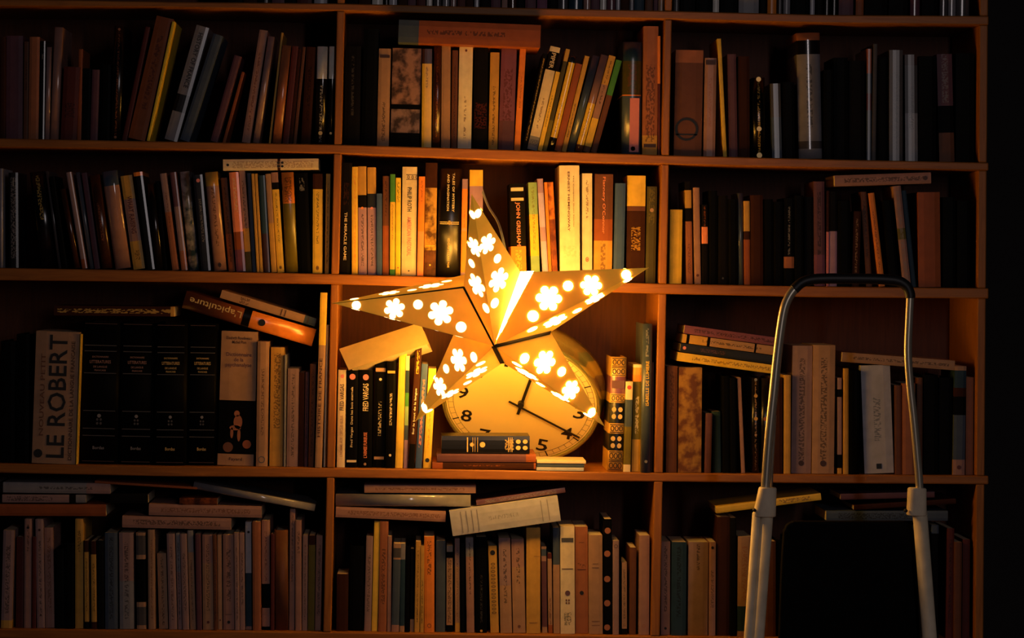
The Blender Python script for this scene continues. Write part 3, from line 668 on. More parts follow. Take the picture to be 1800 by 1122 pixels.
bay('C', 3, [
 ('25',75,178,84,415,'yellow',{'n':'wide plain yellow book against the upright'}),('25',216,270,203,185,'rust',{'b':[(.085,'black'),(.26,'ochre'),(.39,'black'),(1,'copper')],'p':(.1,.4),'hw':.2,'ink':'dark red','n':'ochre, black and copper banded book'}),
 ('25',285,337,272,235,'rosy tan',{'e':[('disc',.91,.22,'dark red')]}),('25',345,395,342,375,'black',{'b':[(.28,'black'),(.49,'salmon'),(1,'black')],'p':(.73,.98),'hw':.14,'ink':'rust','n':'black book with a bright orange block'}),
 ('25',398,470,400,260,'jet'),('25',474,560,474,300,'black',{'e':[('disc',.93,.1,'dark grey')]}),('25',565,640,563,330,'jet'),
 ('25',645,685,640,280,'slate',{'g':.25,'r':1}),('25',692,742,687,345,'ochre',{'b':[(.36,'ochre'),(.46,'dark brown'),(1,'rust')],'n':'ochre book with a dark band'}),('25',745,850,742,297,'dark brown',{'b':[(1,'dark brown')]}),  # ochre slab paints the lit left side of the dark brown book
 ('25',856,930,856,330,'jet'),('25',935,1008,935,350,'jet'),('25',1016,1102,1020,320,'jet',{'b':[(.67,'jet'),(.8,'copper'),(1,'jet')],'p':(.35,.9),'hw':.1,'ink':'grey','n':'black book with a copper label low down'}),
 ('25',1106,1180,1106,300,'jet'),('25',1185,1262,1185,310,'black'),
 ('25',1268,1358,1262,185,'plum',{'b':[(.7,'plum'),(1,'purple')],'p':(.3,.9),'hw':.16,'f':24,'n':'thick plum book with dark lettering'}),
 ('26',54,76,58,250,'plum',{'b':[(.43,'dark brown'),(1,'pink')],'n':'slim book with a pink lower half'}),('26',78,140,80,255,'purple',{'b':[(.42,'black'),(1,'mauve')],'n':'book black above and mauve below'}),
 ('26',150,248,150,330,'jet'),('26',255,315,272,412,'dark brown',{'p':(.1,.9),'hw':.15,'ink':'tan'}),('26',372,418,326,260,'brown',{'p':(.3,.9)}),('26',472,520,386,270,'orange',{'p':(.2,.8),'hw':.14,'ink':'dark red'}),
 ('26',560,632,500,330,'jet'),('26',662,726,580,215,'rosy tan',{'b':[(.42,'rosy tan'),(.53,'olive'),(1,'rosy tan')],'p':(.05,.95),'hw':.2,'ink':'grey','n':'left-leaning rosy tan book with an olive band'}),('26',730,766,650,250,'teal'),
 ('26',785,962,777,262,'orange',{'n':'wide plain orange-brown book','rz':.02,'b':[(1,'rust')]}),('26',975,1080,975,300,'jet'),('26',1090,1190,1090,330,'jet'),
])
lying('C', 3, [('26',124,215,884,190,88,'rosy tan','rosy tan book lying across the tops of the leaning books',{'p':(.1,.95),'hw':.2,'f':40,'e':[('disc',.06,.2,'dark brown')]})])
# ---- third row
ency = {'nm':'book','g':.5,'r':1,'d':.19}
def vol(n, lit):
    return dict(ency, n=n, t=[('DICTIONNAIRE',.245,.012,lit,.42,'h'),('LITTERATURES',.28,.022,lit,.55,'h'),('DE LANGUE',.315,.014,lit,.36,'h'),('FRANCAISE',.34,.012,lit,.3,'h'),('Bordas',.885,.022,'gold' if lit=='gold' else 'grey',.3,'h')],
      e=[('rule',.012,.1,'dark brown'),('rule',.165,.1,'dark grey'),('rule',.205,.1,'dark grey'),('rule',.36,.1,'dark grey'),('rule',.625,.1,'dark grey'),('cross',.70,.10,'dark grey'),('disc',.66,.05,'grey'),('rule',.75,.1,'dark grey'),('rule',.80,.1,'dark grey'),('rule',.98,.1,'dark brown')])
bay('D', 1, [
 ('31',-190,-100,-185,330,'jet'),('31',-95,-5,-90,300,'jet'),('31',0,85,3,330,'jet'),('31',90,168,95,290,'jet'),
 ('31',180,438,207,275,'tan',{'d':.19,'y':.004,'t':[('LE ROBERT',.49,.93,'black',.42,'u',.03),('NOUVEAU PETIT',.48,.62,'brown',.10,'u',-.31),('DICTIONNAIRE DE LA LANGUE FRANCAISE',.52,.90,'dark brown',.085,'u',.37)],'e':[('label',.93,.001,'black'),('disc',.925,.1,'black',-.36)],'n':'tan dictionary with a huge black upright title'}),
 ('31',440,446,466,290,'yellow',{'y':.002,'n':'very slim yellow booklet against the tan dictionary'}),  # added sliver, its yellow painting the star light on the dictionary's cover edge
 ('31',454,682,474,218,'jet',vol('black leather encyclopedia volume beside the tan dictionary','rosy tan')),('31',685,886,700,222,'jet',vol('black leather encyclopedia volume with dull grey label','rosy tan')),
 ('31',889,1080,898,228,'jet',vol('black leather encyclopedia volume with orange gilt label','gold')),('32',87,258,98,255,'jet',vol('black leather encyclopedia volume beside the cream dictionary','gold')),
 ('32',260,468,285,298,'tan',{'d':.18,'b':[(.515,'tan'),(.915,'jet'),(1,'tan')],'t':[('Elisabeth Roudinesco\nMichel Plon',.065,.055,'dark brown',.72,'h'),('Dictionnaire\nde la\npsychanalyse',.215,.115,'plum',.72,'h'),('Fayard',.955,.03,'dark brown',.36,'h')],'e':[('figure',.70,.36,'copper'),('disc',.865,.14,'brown',-.22),('disc',.84,.12,'rust',.3)],'n':'thick tan dictionary with dark figure picture below'}),
 ('32',480,545,490,355,'tan',{'p':(.25,.78),'hw':.12,'f':50,'ink':'dark brown','e':[('ring',.945,.3,'slate')],'n':'tan book with a small ring emblem at its foot'}),
 ('32',555,632,565,388,'ochre',{'t':[('LA MORALE ET LES SAVANTS',.57,.38,'dark brown',.24,'u',-.12)][:0],'p':(.32,.95),'hw':.24,'f':44,'ink':'dark brown','n':'ochre tan book with dark lettering'}),
 ('32',636,648,642,430,'grey'),('32',652,716,660,508,'mauve tan',{'p':(.1,.95),'hw':.12}),('32',718,750,724,530,'dark brown'),('32',753,772,760,528,'plum',{'p':(.1,.9),'hw':.2}),('32',775,808,786,483,'brown',{'p':(.1,.95),'hw':.18}),
 ('32',813,852,844,80,'yellow',{'y':.0,'d':.2,'t':[('HISTOIRE DE FRANCE',.6,.45,'dark brown',.4,'u',-.1)],'n':'tall slim yellow magazine file next to the upright','b':[(.3,'yellow'),(1,'tan')]}),
 ('32',862,876,878,262,'pale cream',{'n':'very slim cream booklet against the upright'}),
])
lying('D', 1, [
 ('31',312,180,1010,187,58,'dark brown','narrow dark gilt-lettered book lying above the encyclopedia',{'p':(.03,.97),'hw':.22,'f':22,'ink':'gold','b':[(.03,'ochre'),(1,'dark brown')],'d':.15}),
 ('32',62,165,793,382,100,'orange','tilted thick orange book with upside-down title and black band',{'g':.22,'r':1,'d':.17,'b':[(.49,'orange'),(.55,'jet'),(1,'rust')],'t':[("L'apiculture",.76,.4,'gold',.5,'d',-.12)],'e':[('disc',.40,.2,'jet')],'n':''}),
 ('32',277,108,810,270,47,'tan','tilted grey-tan book lying on the thick orange one',{'d':.16,'p':(.2,.3),'hw':.4,'ink':'dark brown','e':[('rule',.08,.3,'dark brown'),('rule',.32,.3,'dark brown'),('rule',.36,.3,'dark brown')],'b':[(.12,'slate'),(1,'tan')]}),
])
bay('D', 2, [
 ('33',37,82,46,532,'cream',{'t':[('FRED VARGAS',.28,.27,'dark brown',.5,'u'),("L'HOMME AUX CERCLES BLEUS",.68,.42,'tan',.36,'u')],'e':[('disc',.065,.24,'pink')],'n':'cream paperback with pink dot on top'}),
 ('33',86,150,92,535,'jet',{'t':[('Fred Vargas  Dans les bois eternels',.48,.62,'cream',.26,'u'),('MAGNAN',.92,.09,'cream',.3,'u')][:1],'e':[('disc',.065,.26,'pink'),('label',.935,.10,'cream')],'n':'black paperback with pink dot and long cream title'}),
 ('33',154,230,159,532,'jet',{'t':[('FRED VARGAS',.28,.28,'cream',.42,'u'),("L'ARMEE FURIEUSE",.77,.26,'salmon',.26,'u')],'e':[('disc',.075,.22,'pink'),('disc',.965,.1,'tan')],'n':'black paperback with pink dot and orange subtitle'}),
 ('33',234,300,246,485,'jet',{'t':[('SANS FEU NI LIEU',.56,.32,'cream',.22,'u')][:0],'p':(.3,.62),'hw':.13,'f':50,'ink':'cream','e':[('label',.08,.16,'tan'),('disc',.17,.12,'cream'),('label',.91,.12,'tan')],'n':'black book with tan emblems top and bottom'}),
 ('33',303,354,312,485,'jet',{'t':[("L'ARMEE PERDUE",.46,.31,'cream',.24,'u')][:0],'p':(.4,.7),'hw':.13,'f':46,'ink':'cream','e':[('label',.1,.14,'ochre'),('disc',.88,.14,'cream')],'n':'black book with an ochre mark near its top'}),
 ('33',357,400,380,440,'yellow',{'n':'plain orange-yellow unlettered book'}),
 ('33',403,424,416,455,'green',{'b':[(.13,'cream'),(.33,'teal'),(.45,'green'),(.62,'sage green'),(.75,'slate'),(1,'mauve')],'n':'slim green, cream and mauve book'}),
 ('33',427,462,470,408,'dark brown',{'t':[('Sur le bout de la langue',.53,.38,'white',.42,'u'),('Arnaud Blin',.12,.22,'yellow',.36,'u')][:1],'p':(.78,.97),'hw':.2,'f':30,'ink':'yellow','b':[(.8,'dark brown'),(1,'black')],'n':'dark brown book with bold white title'}),
 ('33',467,502,503,500,'slate blue',{'p':(.2,.85),'hw':.2,'f':22,'ink':'salmon','n':'slate blue book with salmon lettering'}),
 ('33',510,552,541,525,'orange',{'b':[(1,'yellow')],'p':(.2,.8),'hw':.12,'ink':'orange','e':[('disc',.92,.28,'navy')],'n':'yellow-orange book with a dark disc at its foot'}),
 ('34',628,712,650,450,'dark brown',{'g':.3,'r':1,'b':[(.17,'ochre'),(.32,'purple'),(.40,'ochre'),(.58,'jet'),(.67,'ochre'),(.82,'jet'),(1,'ochre')],'e':[('scroll',.045,.3,'black'),('scroll',.125,.3,'black'),('scroll',.36,.26,'black'),('cross',.49,.46,'gold'),('scroll',.625,.3,'black'),('cross',.745,.46,'gold'),('scroll',.865,.32,'black'),('scroll',.95,.32,'black'),('label',.24,.26,'plum')],'n':'ornate black and gilt leather book'}),
 ('34',714,752,728,580,'pale cream',{'b':[(.2,'cream'),(.5,'slate'),(.92,'olive'),(1,'cream')],'e':[('disc',.065,.3,'red')],'n':'cream paperback with red dot and blue-green band'}),
 ('34',757,804,769,488,'olive',{'b':[(.03,'cream'),(.1,'ochre'),(.16,'orange'),(.7,'olive'),(1,'ochre')],'p':(.35,.7),'hw':.2,'f':34,'ink':'cream','n':'olive and ochre book with pale lettering'}),
 ('34',808,860,818,272,'slate blue',{'y':.0,'g':.3,'r':1,'d':.16,'b':[(1,'slate')],'t':[('ISABELLE DE LUMIERE',.40,.30,'yellow',.34,'u',.05),('Olivier & Patrick',.13,.15,'grey',.4,'u',.1)][:1],'p':(.78,.97),'hw':.16,'f':30,'ink':'light grey','e':[('disc',.925,.16,'grey')],'n':'tall slim slate book with yellow title'}),
 ('34',862,872,867,478,'brown',{'n':'slim brown book behind the tall slate one'}),
])
lying('D', 2, [
 ('0',760,824.3,942,825.3,12,'brown','worn reddish-brown book lying lowest under the clock',{'y':.006,'d':.15,'b':[(.02,'rust'),(.9,'dark brown'),(1,'rust')],'p':(.3,.7),'hw':.1,'ink':'rust'}),
 ('0',768,812,942,813,14,'dark brown','second reddish-brown book beneath the black gilt one',{'y':.004,'d':.15,'b':[(.10,'rust'),(1,'plum')]}),
 ('0',776,797,931,797.5,31,'jet','black book with gilt spine blocks lying in front of the clock',{'y':.010,'d':.10,'g':.3,'p':(.72,.82),'hw':.3,'f':70,'ink':'gold','e':[('disc',.535,.16,'gold'),('cross',.09,.4,'gold'),('label',.20,.018,'gold'),('label',.22,.012,'gold'),('label',.24,.018,'gold'),('label',.59,.012,'gold'),('label',.62,.012,'gold'),('disc',.655,.12,'gold'),('label',.645,.012,'gold'),('label',.705,.035,'gold')]}),
 ('0',943,827.5,1026,828.5,6,'light grey','lowest pale pamphlet lying under the clock rim',{'y':.0,'d':.10}),
 ('0',944,821,1027,822,6,'slate','middle slate pamphlet in the small pile under the clock',{'y':.0,'d':.10}),
 ('0',944,814.5,1030,815.5,5,'cream','topmost cream pamphlet touching the clock rim',{'y':-.002,'d':.10}),
])
bay('D', 3, [
 ('35',62,120,67,498,'brown',{'p':(.5,.95),'hw':.2,'f':26,'ink':'dark brown'}),('35',125,252,130,505,'brown',{'mo':.5,'ink':'ochre','n':'wide mottled brown and ochre book'}),
 ('35',268,302,276,750,'plum'),('35',310,356,306,740,'teal'),('35',364,402,362,550,'jet'),('35',406,440,402,560,'jet'),
 ('35',464,484,442,560,'rosy tan',{'n':'slim rosy tan book between black ones'}),('35',520,562,520,560,'black',{'g':.25,'r':1,'p':(.02,.98),'hw':.12,'f':50,'ink':'tan','e':[('disc',.02,.2,'grey'),('disc',.19,.24,'ochre'),('disc',.43,.26,'ochre'),('disc',.6,.16,'tan')],'n':'black book with ochre gilt spots'}),
 ('35',570,612,572,562,'black',{'g':.25,'r':1,'e':[('disc',.43,.26,'rust')],'n':'black book with one rust spot'}),('35',616,684,616,560,'dark brown'),
 ('35',690,726,692,545,'ochre'),('35',728,836,737,388,'rosy tan',{'p':(.1,.9),'hw':.14,'b':[(1,'mauve tan')],'e':[('disc',.92,.14,'dark brown')],'n':'tall thick mauve tan book behind the ladder'}),
 ('36',-40,80,-32,385,'tan',{'p':(.1,.9),'hw':.14,'e':[('disc',.92,.14,'dark brown')],'n':'tall thick tan book between the ladder tubes'}),
 ('36',97,120,97,560,'mauve tan',{'b':[(.12,'mauve tan'),(.2,'jet'),(.8,'mauve tan'),(.94,'jet'),(1,'ochre')],'n':'slim mauve book with black bands'}),('36',130,156,132,510,'ochre'),('36',162,214,162,520,'jet'),
 ('36',240,400,219,495,'light grey',{'p':(.3,.7),'hw':.12,'ink':'slate','e':[('square',.935,.09,'jet')],'n':'widest pale grey book with a small black square'}),('36',404,440,402,600,'brown'),
 ('36',444,512,444,590,'copper'),('36',520,550,521,560,'brown'),('36',555,632,557,545,'jet'),('36',636,708,638,560,'jet'),
 ('36',712,776,722,497,'slate',{'b':[(.04,'tan'),(.2,'teal'),(.28,'dark brown'),(.45,'jet'),(.86,'slate'),(1,'rosy tan')],'e':[('disc',.93,.18,'dark red')],'n':'slate banded book with a rosy foot'}),('36',780,820,784,557,'copper'),
])
lying('D', 3, [
 ('35',120,468,652,540,47,'cream','lowest cream book of the tilted pile of four',{'p':(.15,.95),'hw':.2,'f':44,'ink':'brown','d':.15,'b':[(1,'yellow')]}),
 ('35',137,419,664,491,46,'navy','black book with faint red lettering in the tilted pile of four',{'p':(.2,.45),'hw':.2,'ink':'plum','d':.15,'e':[('disc',.96,.2,'pink')]}),
 ('35',148,371,672,443,47,'tan','tan book with black bars in the tilted pile of four',{'p':(.2,.8),'hw':.14,'b':[(.25,'tan'),(.27,'jet'),(.72,'tan'),(.75,'jet'),(.93,'ochre'),(.96,'jet'),(1,'ochre')],'d':.15}),
 ('35',158,322,678,393,45,'plum','topmost plum book of the tilted pile of four',{'p':(.1,.95),'hw':.2,'d':.15,'b':[(1,'purple')]}),
 ('36',120,473,720,519,52,'rosy tan','long rosy tan book lying behind the right ladder tube',{'p':(.1,.95),'hw':.14,'b':[(1,'tan')],'d':.15}),
])
# ---- bottom row
mt_ = {'p':(.1,.9),'hw':.14,'ink':'dark brown'}
bay('E', 1, [
 ('41',-200,-120,-195,390,'mauve tan',mt_),('41',-110,-10,-105,400,'brown'),
 ('41',5,80,22,395,'mauve tan',{'p':(.15,.85),'hw':.2,'b':[(.92,'mauve tan'),(1,'ochre')],'n':'mauve tan book with an ochre foot'}),('41',105,158,112,440,'dark red'),('41',162,210,166,318,'rosy tan',{'p':(.7,.95),'hw':.14,'e':[('disc',.08,.2,'black')],'n':'tall rosy tan book with a black dot'}),('41',215,242,217,440,'dark red'),
 ('41',250,304,238,320,'mauve tan',{'p':(.1,.8),'hw':.14,'e':[('disc',.1,.16,'dark brown'),('disc',.88,.12,'dark brown')]}),('41',308,368,298,378,'rosy tan',{'p':(.2,.9),'hw':.2,'ink':'brown'}),
 ('41',374,436,372,520,'jet'),('41',440,502,440,480,'jet'),('41',508,562,508,318,'orange',{'p':(.7,.9),'hw':.2,'b':[(1,'ochre')],'n':'tall ochre book beside black gaps'}),
 ('41',572,602,568,465,'ochre',{'b':[(.13,'dark brown'),(.92,'ochre'),(1,'black')],'p':(.2,.8),'n':'short ochre book with dark ends'}),('41',618,654,612,470,'rust',{'b':[(.15,'dark brown'),(.92,'ochre'),(1,'dark brown')],'p':(.2,.75),'n':'short rust-ochre book with a dark top'}),('41',658,705,655,465,'black'),
 ('41',710,796,707,412,'slate',{'p':(.1,.95),'hw':.15}),('41',808,906,803,412,'mauve tan',{'p':(.1,.9),'hw':.14,'b':[(.5,'mauve tan'),(1,'grey')],'n':'wide mauve and grey book'}),
 ('41',924,988,918,412,'cream',{'b':[(.03,'tan'),(.23,'dark grey'),(.275,'tan'),(.72,'jet'),(.77,'tan'),(.96,'dark grey'),(1,'tan')],'n':'tan-framed book with three black panels'}),
 ('41',1003,1050,998,392,'tan',{'p':(.1,.9),'hw':.13,'ink':'brown'}),('41',1074,1136,1060,552,'tan',{'p':(.05,.95),'hw':.13,'f':50}),('41',1142,1198,1125,420,'mauve tan',mt_),
 ('42',50,76,34,415,'mauve tan',{'p':(.1,.9),'b':[(.4,'grey'),(1,'mauve tan')],'n':'slim grey and mauve book'}),('42',80,126,62,420,'grey',{'p':(.2,.8),'hw':.2,'b':[(1,'mauve tan')]}),('42',132,170,112,397,'tan',{'b':[(.22,'grey'),(1,'tan')],'p':(.1,.7),'hw':.13,'n':'tan book with a grey top'}),
 ('42',175,212,165,420,'plum'),('42',218,290,212,425,'tan',{'p':(.2,.9),'hw':.14,'b':[(.3,'rosy tan'),(1,'tan')],'e':[('disc',.92,.13,'dark red')]}),('42',293,316,284,425,'brown',{'p':(.1,.9)}),('42',320,350,314,425,'tan',{'e':[('disc',.9,.18,'dark red')]}),
 ('42',355,430,352,425,'rosy tan',{'p':(.3,.85),'hw':.2,'e':[('disc',.92,.14,'black'),('bar',.84,.3,'black')]}),('42',434,466,427,412,'mauve tan',mt_),('42',469,503,463,412,'mauve tan',{'p':(.25,.8),'hw':.2,'f':60}),
 ('42',507,550,504,338,'grey',{'b':[(.475,'light grey'),(.97,'teal'),(1,'rosy tan')],'e':[('disc',.095,.2,'black')],'n':'book pale grey above and black below'}),('42',555,611,551,338,'copper'),
 ('42',617,670,615,328,'rosy tan',{'b':[(.58,'rosy tan'),(.8,'jet'),(.97,'rosy tan'),(1,'jet')],'p':(.45,.9),'hw':.14,'ink':'dark red','n':'rosy tan book with a black lower patch'}),('42',675,700,677,420,'dark red'),
 ('42',704,796,700,395,'brown',{'r':1,'n':'wide brown round-backed book'}),('42',800,836,806,252,'rosy tan',{'p':(.4,.95),'hw':.16,'f':55,'n':'tallest rosy tan book under the shiny grey one'}),('42',842,884,842,328,'rosy tan',{'p':(.7,.9),'hw':.18}),
 ('42',888,922,893,428,'mauve tan',mt_),('42',925,970,933,430,'dark olive',{'b':[(.1,'dark brown'),(1,'olive')]}),('42',974,1018,984,430,'rosy tan',{'p':(.15,.9),'hw':.2}),
])
lying('E', 1, [
 ('41',-60,296,715,299,80,'rust','rust brown book lying under two grey ones',{'d':.15}),
 ('41',15,206,580,208,54,'grey','shorter grey book in the middle of the pile of three',{'d':.13,'b':[(.12,'grey'),(.2,'black'),(1,'mauve tan')],'p':(.05,.6),'hw':.3}),
 ('41',-60,138,745,148,72,'light grey','longest slate-grey book on top of the pile of three',{'d':.14,'b':[(.2,'mauve tan'),(.9,'grey'),(.93,'black'),(1,'grey')],'p':(.4,.85),'hw':.12}),
 ('41',825,375,1560,392,80,'rosy tan','rosy tan book lying on the upright books',{'d':.14,'p':(.1,.9),'hw':.2}),
 ('41',1005,292,1766,310,78,'rosy tan','longer rosy tan book lying on another rosy tan one',{'d':.14,'p':(.1,.9),'hw':.2,'ink':'brown'}),
 ('41',745,212,1000,212,66,'black','short black book lying beside the rosy tan one',{'d':.13,'e':[]}),
 ('42',60,222,315,222,46,'dark brown','dark book with rust patches lying under the shiny grey one',{'mo':.8,'ink':'rust','d':.12}),
 ('41',640,75,1330,118,16,'rust','very thin rust booklet sloping under the shelf board',{'d':.13}),
 ('42',150,113,970,266,48,'grey','shiny grey round-backed book sloping down to the right',{'g':.13,'r':1,'d':.14}),
])
bay('E', 2, [
 ('43',42,122,46,690,'dark brown'),('43',130,226,136,500,'jet'),('43',231,278,246,435,'plum',{'p':(.2,.8),'b':[(1,'mauve tan')],'n':'mauve tan book with faint lettering'}),('43',280,320,300,335,'ochre',{'b':[(1,'yellow')],'n':'bright ochre tall book'}),
 ('43',325,382,339,335,'rust',{'p':(.25,.75),'hw':.22,'f':34,'b':[(1,'copper')],'n':'tall copper book with dark title'}),('43',386,412,392,435,'rosy tan'),
 ('43',415,466,430,485,'slate',{'b':[(.05,'tan'),(.16,'dark grey'),(.18,'tan'),(.92,'slate'),(1,'rosy tan')],'n':'slate book framed in tan'}),('43',470,503,478,485,'teal',{'b':[(.18,'grey'),(.93,'teal'),(1,'tan')],'n':'dark teal book with a grey top'}),
 ('43',508,537,513,500,'jet'),('43',541,566,545,520,'ochre',{'b':[(.85,'black'),(1,'tan')],'n':'black book with a tan foot'}),('43',570,605,580,470,'ochre',mt_),('43',608,633,613,500,'ochre',{'p':(.1,.6),'hw':.2,'n':'second slim ochre book'}),
 ('43',636,706,636,438,'rust',{'p':(.6,.95),'hw':.2,'e':[('ring',.93,.2,'dark brown')],'b':[(1,'orange')],'n':'thick rust orange book'}),('43',714,778,717,465,'slate',{'g':.35}),
 ('43',786,828,788,500,'jet',{'b':[(.07,'grey'),(.14,'jet'),(.92,'tan'),(1,'jet')],'p':(.1,.9),'hw':.3,'ink':'black','n':'black and tan wavy-spined book'}),('43',845,878,843,450,'tan',{'p':(.1,.9),'hw':.12,'b':[(.3,'mauve tan'),(.9,'tan'),(1,'ochre')]}),
 ('43',884,910,882,480,'jet'),('43',924,976,916,445,'rosy tan',{'p':(.4,.95),'hw':.12,'b':[(.2,'grey'),(1,'rosy tan')],'n':'rosy tan book with a greyer top'}),('43',985,1060,985,440,'jet',{'p':(.1,.6),'hw':.1,'ink':'dark grey','e':[('disc',.98,.12,'ochre')],'n':'black book with an ochre spot at its foot'}),
 ('43',1084,1142,1068,500,'ochre',{'e':[('film',.49,.5,'black'),('disc',.08,.3,'black')],'n':'ochre book with a black film-strip pattern'}),
 ('44',75,155,62,448,'tan',{'p':(.3,.88),'hw':.14,'f':36,'b':[(.5,'mauve tan'),(1,'tan')],'n':'thick tan book with long dark title'}),('44',160,246,148,455,'tan',{'p':(.5,.9),'hw':.14,'f':30,'b':[(.3,'rosy tan'),(1,'tan')],'e':[('disc',.93,.12,'brown')]}),
 ('44',250,346,250,378,'ochre',{'n':'thick tall ochre tan book','e':[('bar',.27,.2,'brown',.25),('bar',.9,.3,'brown')]}),('44',358,392,351,505,'plum',{'b':[(.03,'tan'),(.11,'slate'),(.17,'rosy tan'),(.93,'plum'),(1,'tan')],'n':'plum book with tan top and foot'}),
 ('44',400,428,393,550,'tan',{'p':(.1,.45),'hw':.2,'ink':'dark red','b':[(.07,'dark red'),(.9,'tan'),(1,'rust')],'n':'slim tan book with red ends'}),('44',434,478,430,378,'tan',{'b':[(.35,'slate'),(1,'tan')],'n':'tan book with a slate upper third'}),
 ('44',481,580,478,370,'cream',{'e':[('label',.125,.14,'dark grey'),('bar',.395,.4,'dark brown'),('disc',.62,.18,'plum'),('cross',.7,.2,'brown')],'p':(.08,.2),'hw':.25,'f':70,'n':'thick cream book with a small tree drawing'}),
 ('44',582,670,578,372,'copper',{'e':[('bar',.145,.2,'dark brown'),('bar',.4,.35,'dark brown'),('disc',.62,.16,'black')],'p':(.62,.66),'hw':.3}),('44',672,768,669,428,'tan',{'e':[('bar',.29,.2,'dark brown'),('bar',.33,.25,'dark brown'),('bar',.87,.3,'brown'),('bar',.91,.3,'brown')],'n':'thick tan book with two short dark rules'}),
 ('44',775,828,776,320,'jet',{'e':[('disc',.1,.4,'copper',-.05),('disc',.3,.42,'copper',-.1),('disc',.52,.42,'copper',-.1),('disc',.73,.42,'copper',-.1),('disc',.94,.4,'copper',-.1)],'n':'black book with a row of copper discs'}),
 ('44',834,876,835,465,'mauve',{'b':[(1,'mauve tan')],'e':[('ring',.06,.3,'black')]}),('44',880,892,880,560,'jet'),('44',896,931,895,612,'tan',{'p':(.1,.9),'hw':.2,'b':[(.92,'tan'),(1,'black')],'n':'short tan book on a black ground'}),('44',945,990,950,512,'brown'),('44',1008,1080,1012,430,'rosy tan',{'e':[('ring',.91,.15,'copper')]}),
])
lying('E', 2, [
 ('43',38,305,780,338,72,'rosy tan','lowest rosy tan book of the pile of three',{'d':.14,'p':(.1,.95),'hw':.2,'ink':'brown'}),
 ('43',38,230,950,236,82,'grey','shiny grey round-backed book in the pile of three',{'g':.13,'r':1,'d':.15}),
 ('43',232,140,985,144,54,'rosy tan','topmost rosy tan book of the pile of three',{'d':.13,'p':(.1,.9),'hw':.16,'ink':'brown'}),
 ('0',796,943,986,916,45,'light grey','big pale grey book tilted up to the right',{'d':.15,'y':-.004,'p':(.35,.62),'hw':.08,'f':50,'ink':'grey','e':[('rule',.1,.1,'grey'),('rule',.16,.1,'grey'),('rule',.75,.1,'grey'),('rule',.8,.1,'grey'),('rule',.85,.1,'grey'),('rule',.9,.1,'grey')]}),
 ('0',838,889,994,866,9,'plum','thin dark plum book lying on the big pale grey one',{'d':.13,'p':(.1,.9),'hw':.3,'ink':'grey','g':.3}),
])
bay('E', 3, [
 ('45',45,106,48,472,'rosy tan',{'p':(.25,.95),'hw':.16,'e':[('disc',.93,.15,'black')]}),('45',113,215,118,475,'teal',{'p':(.2,.95),'hw':.14}),('45',225,362,230,475,'plum',{'p':(.7,.98),'hw':.08,'b':[(1,'mauve tan')],'n':'thick mauve tan book'}),
 ('45',368,413,372,475,'rosy tan',{'p':(.3,.7),'hw':.22,'e':[('disc',.06,.22,'black')]}),('45',420,508,425,305,'dark brown'),('45',511,555,512,310,'black'),
 ('45',560,655,565,437,'rosy tan',{'b':[(.7,'tan'),(.95,'teal'),(1,'rosy tan')],'p':(.35,.9),'hw':.2,'ink':'copper','n':'tan book with dark lower band beside the ladder leg'}),
 ('45',662,740,662,480,'dark brown'),('45',746,822,746,470,'brown'),('46',-290,-200,-290,460,'jet'),('46',-195,-90,-195,450,'black'),('46',-85,0,-85,470,'jet'),
 ('46',5,90,5,380,'dark grey'),('46',95,180,95,400,'black'),('46',185,290,185,410,'jet'),('46',296,400,296,420,'black'),('46',405,520,405,400,'jet'),('46',525,640,525,420,'jet'),('46',645,748,645,400,'black'),
 ('46',756,806,758,360,'black',{'b':[(.075,'slate'),(1,'black')],'n':'black book with a slate label on top'}),('46',855,903,866,382,'dark red',{'p':(.1,.9)}),('46',909,960,915,475,'mauve tan',{'b':[(1,'brown')],'n':'brown book between two dark red ones'}),('46',965,1015,970,457,'dark red',{'n':'dark red book last in line'}),
])
lying('E', 3, [
 ('46',48,330,870,330,68,'slate','slate book lying under two dark ones behind the ladder collar',{'d':.15,'p':(.1,.7),'hw':.3}),
 ('46',235,258,925,214,34,'dark brown','dark brown book with pale right end behind the ladder collar',{'d':.14}),
 ('46',145,188,780,172,40,'mauve tan','topmost mauve tan book behind the right ladder collar',{'d':.14,'b':[(1,'plum')]}),
 ('0',1260,903,1444,879,12,'yellow','thin yellow book sloping up behind the left ladder collar',{'d':.14,'p':(.6,.9),'hw':.3,'ink':'plum'}),
])
# ------------------------------------------------------------------ tilted thick book above the black paperbacks
def c33(x, y, d): return P(*cpx('33', x, y), d)
M_PLAINCOVER = plain('plain_cover', (0.62, 0.46, 0.22), 0.55, var=0.06)
q = [c33(50,416,.03), c33(102,530,-.005), c33(540,388,-.005), c33(494,272,.03)]
nn = (q[1]-q[0]).cross(q[2]-q[1]).normalized()
if nn.y < 0: nn = -nn
nn = (nn + Vector((0.0, 0.25, 0.35))).normalized()
root = empty('book', q[0]); tag(root, 'thick plain tan book lying tilted across the black paperbacks under the star', 'book', None)
LABELS.add('x')
def quad_prism(name, q, dv, mat, parent, shrink=0.0, off=0.0):
    c = sum(q, Vector())/4
    a = [(p+(c-p)*shrink)+dv.normalized()*off for p in q]
    V = a + [p+dv for p in a]
    F = [(0,1,2,3),(4,5,6,7)] + [(i,(i+1)%4,4+(i+1)%4,4+i) for i in range(4)]
    o = mesh_obj(name, V, F, mat, None); o.parent = parent; o.matrix_parent_inverse = Matrix.Translation(-Vector(parent.location)); return o
quad_prism('cover', q, nn*0.004, M_PLAINCOVER, root)
quad_prism('page_block', q, nn*0.06, M_PAGES, root, 0.06, 0.004)

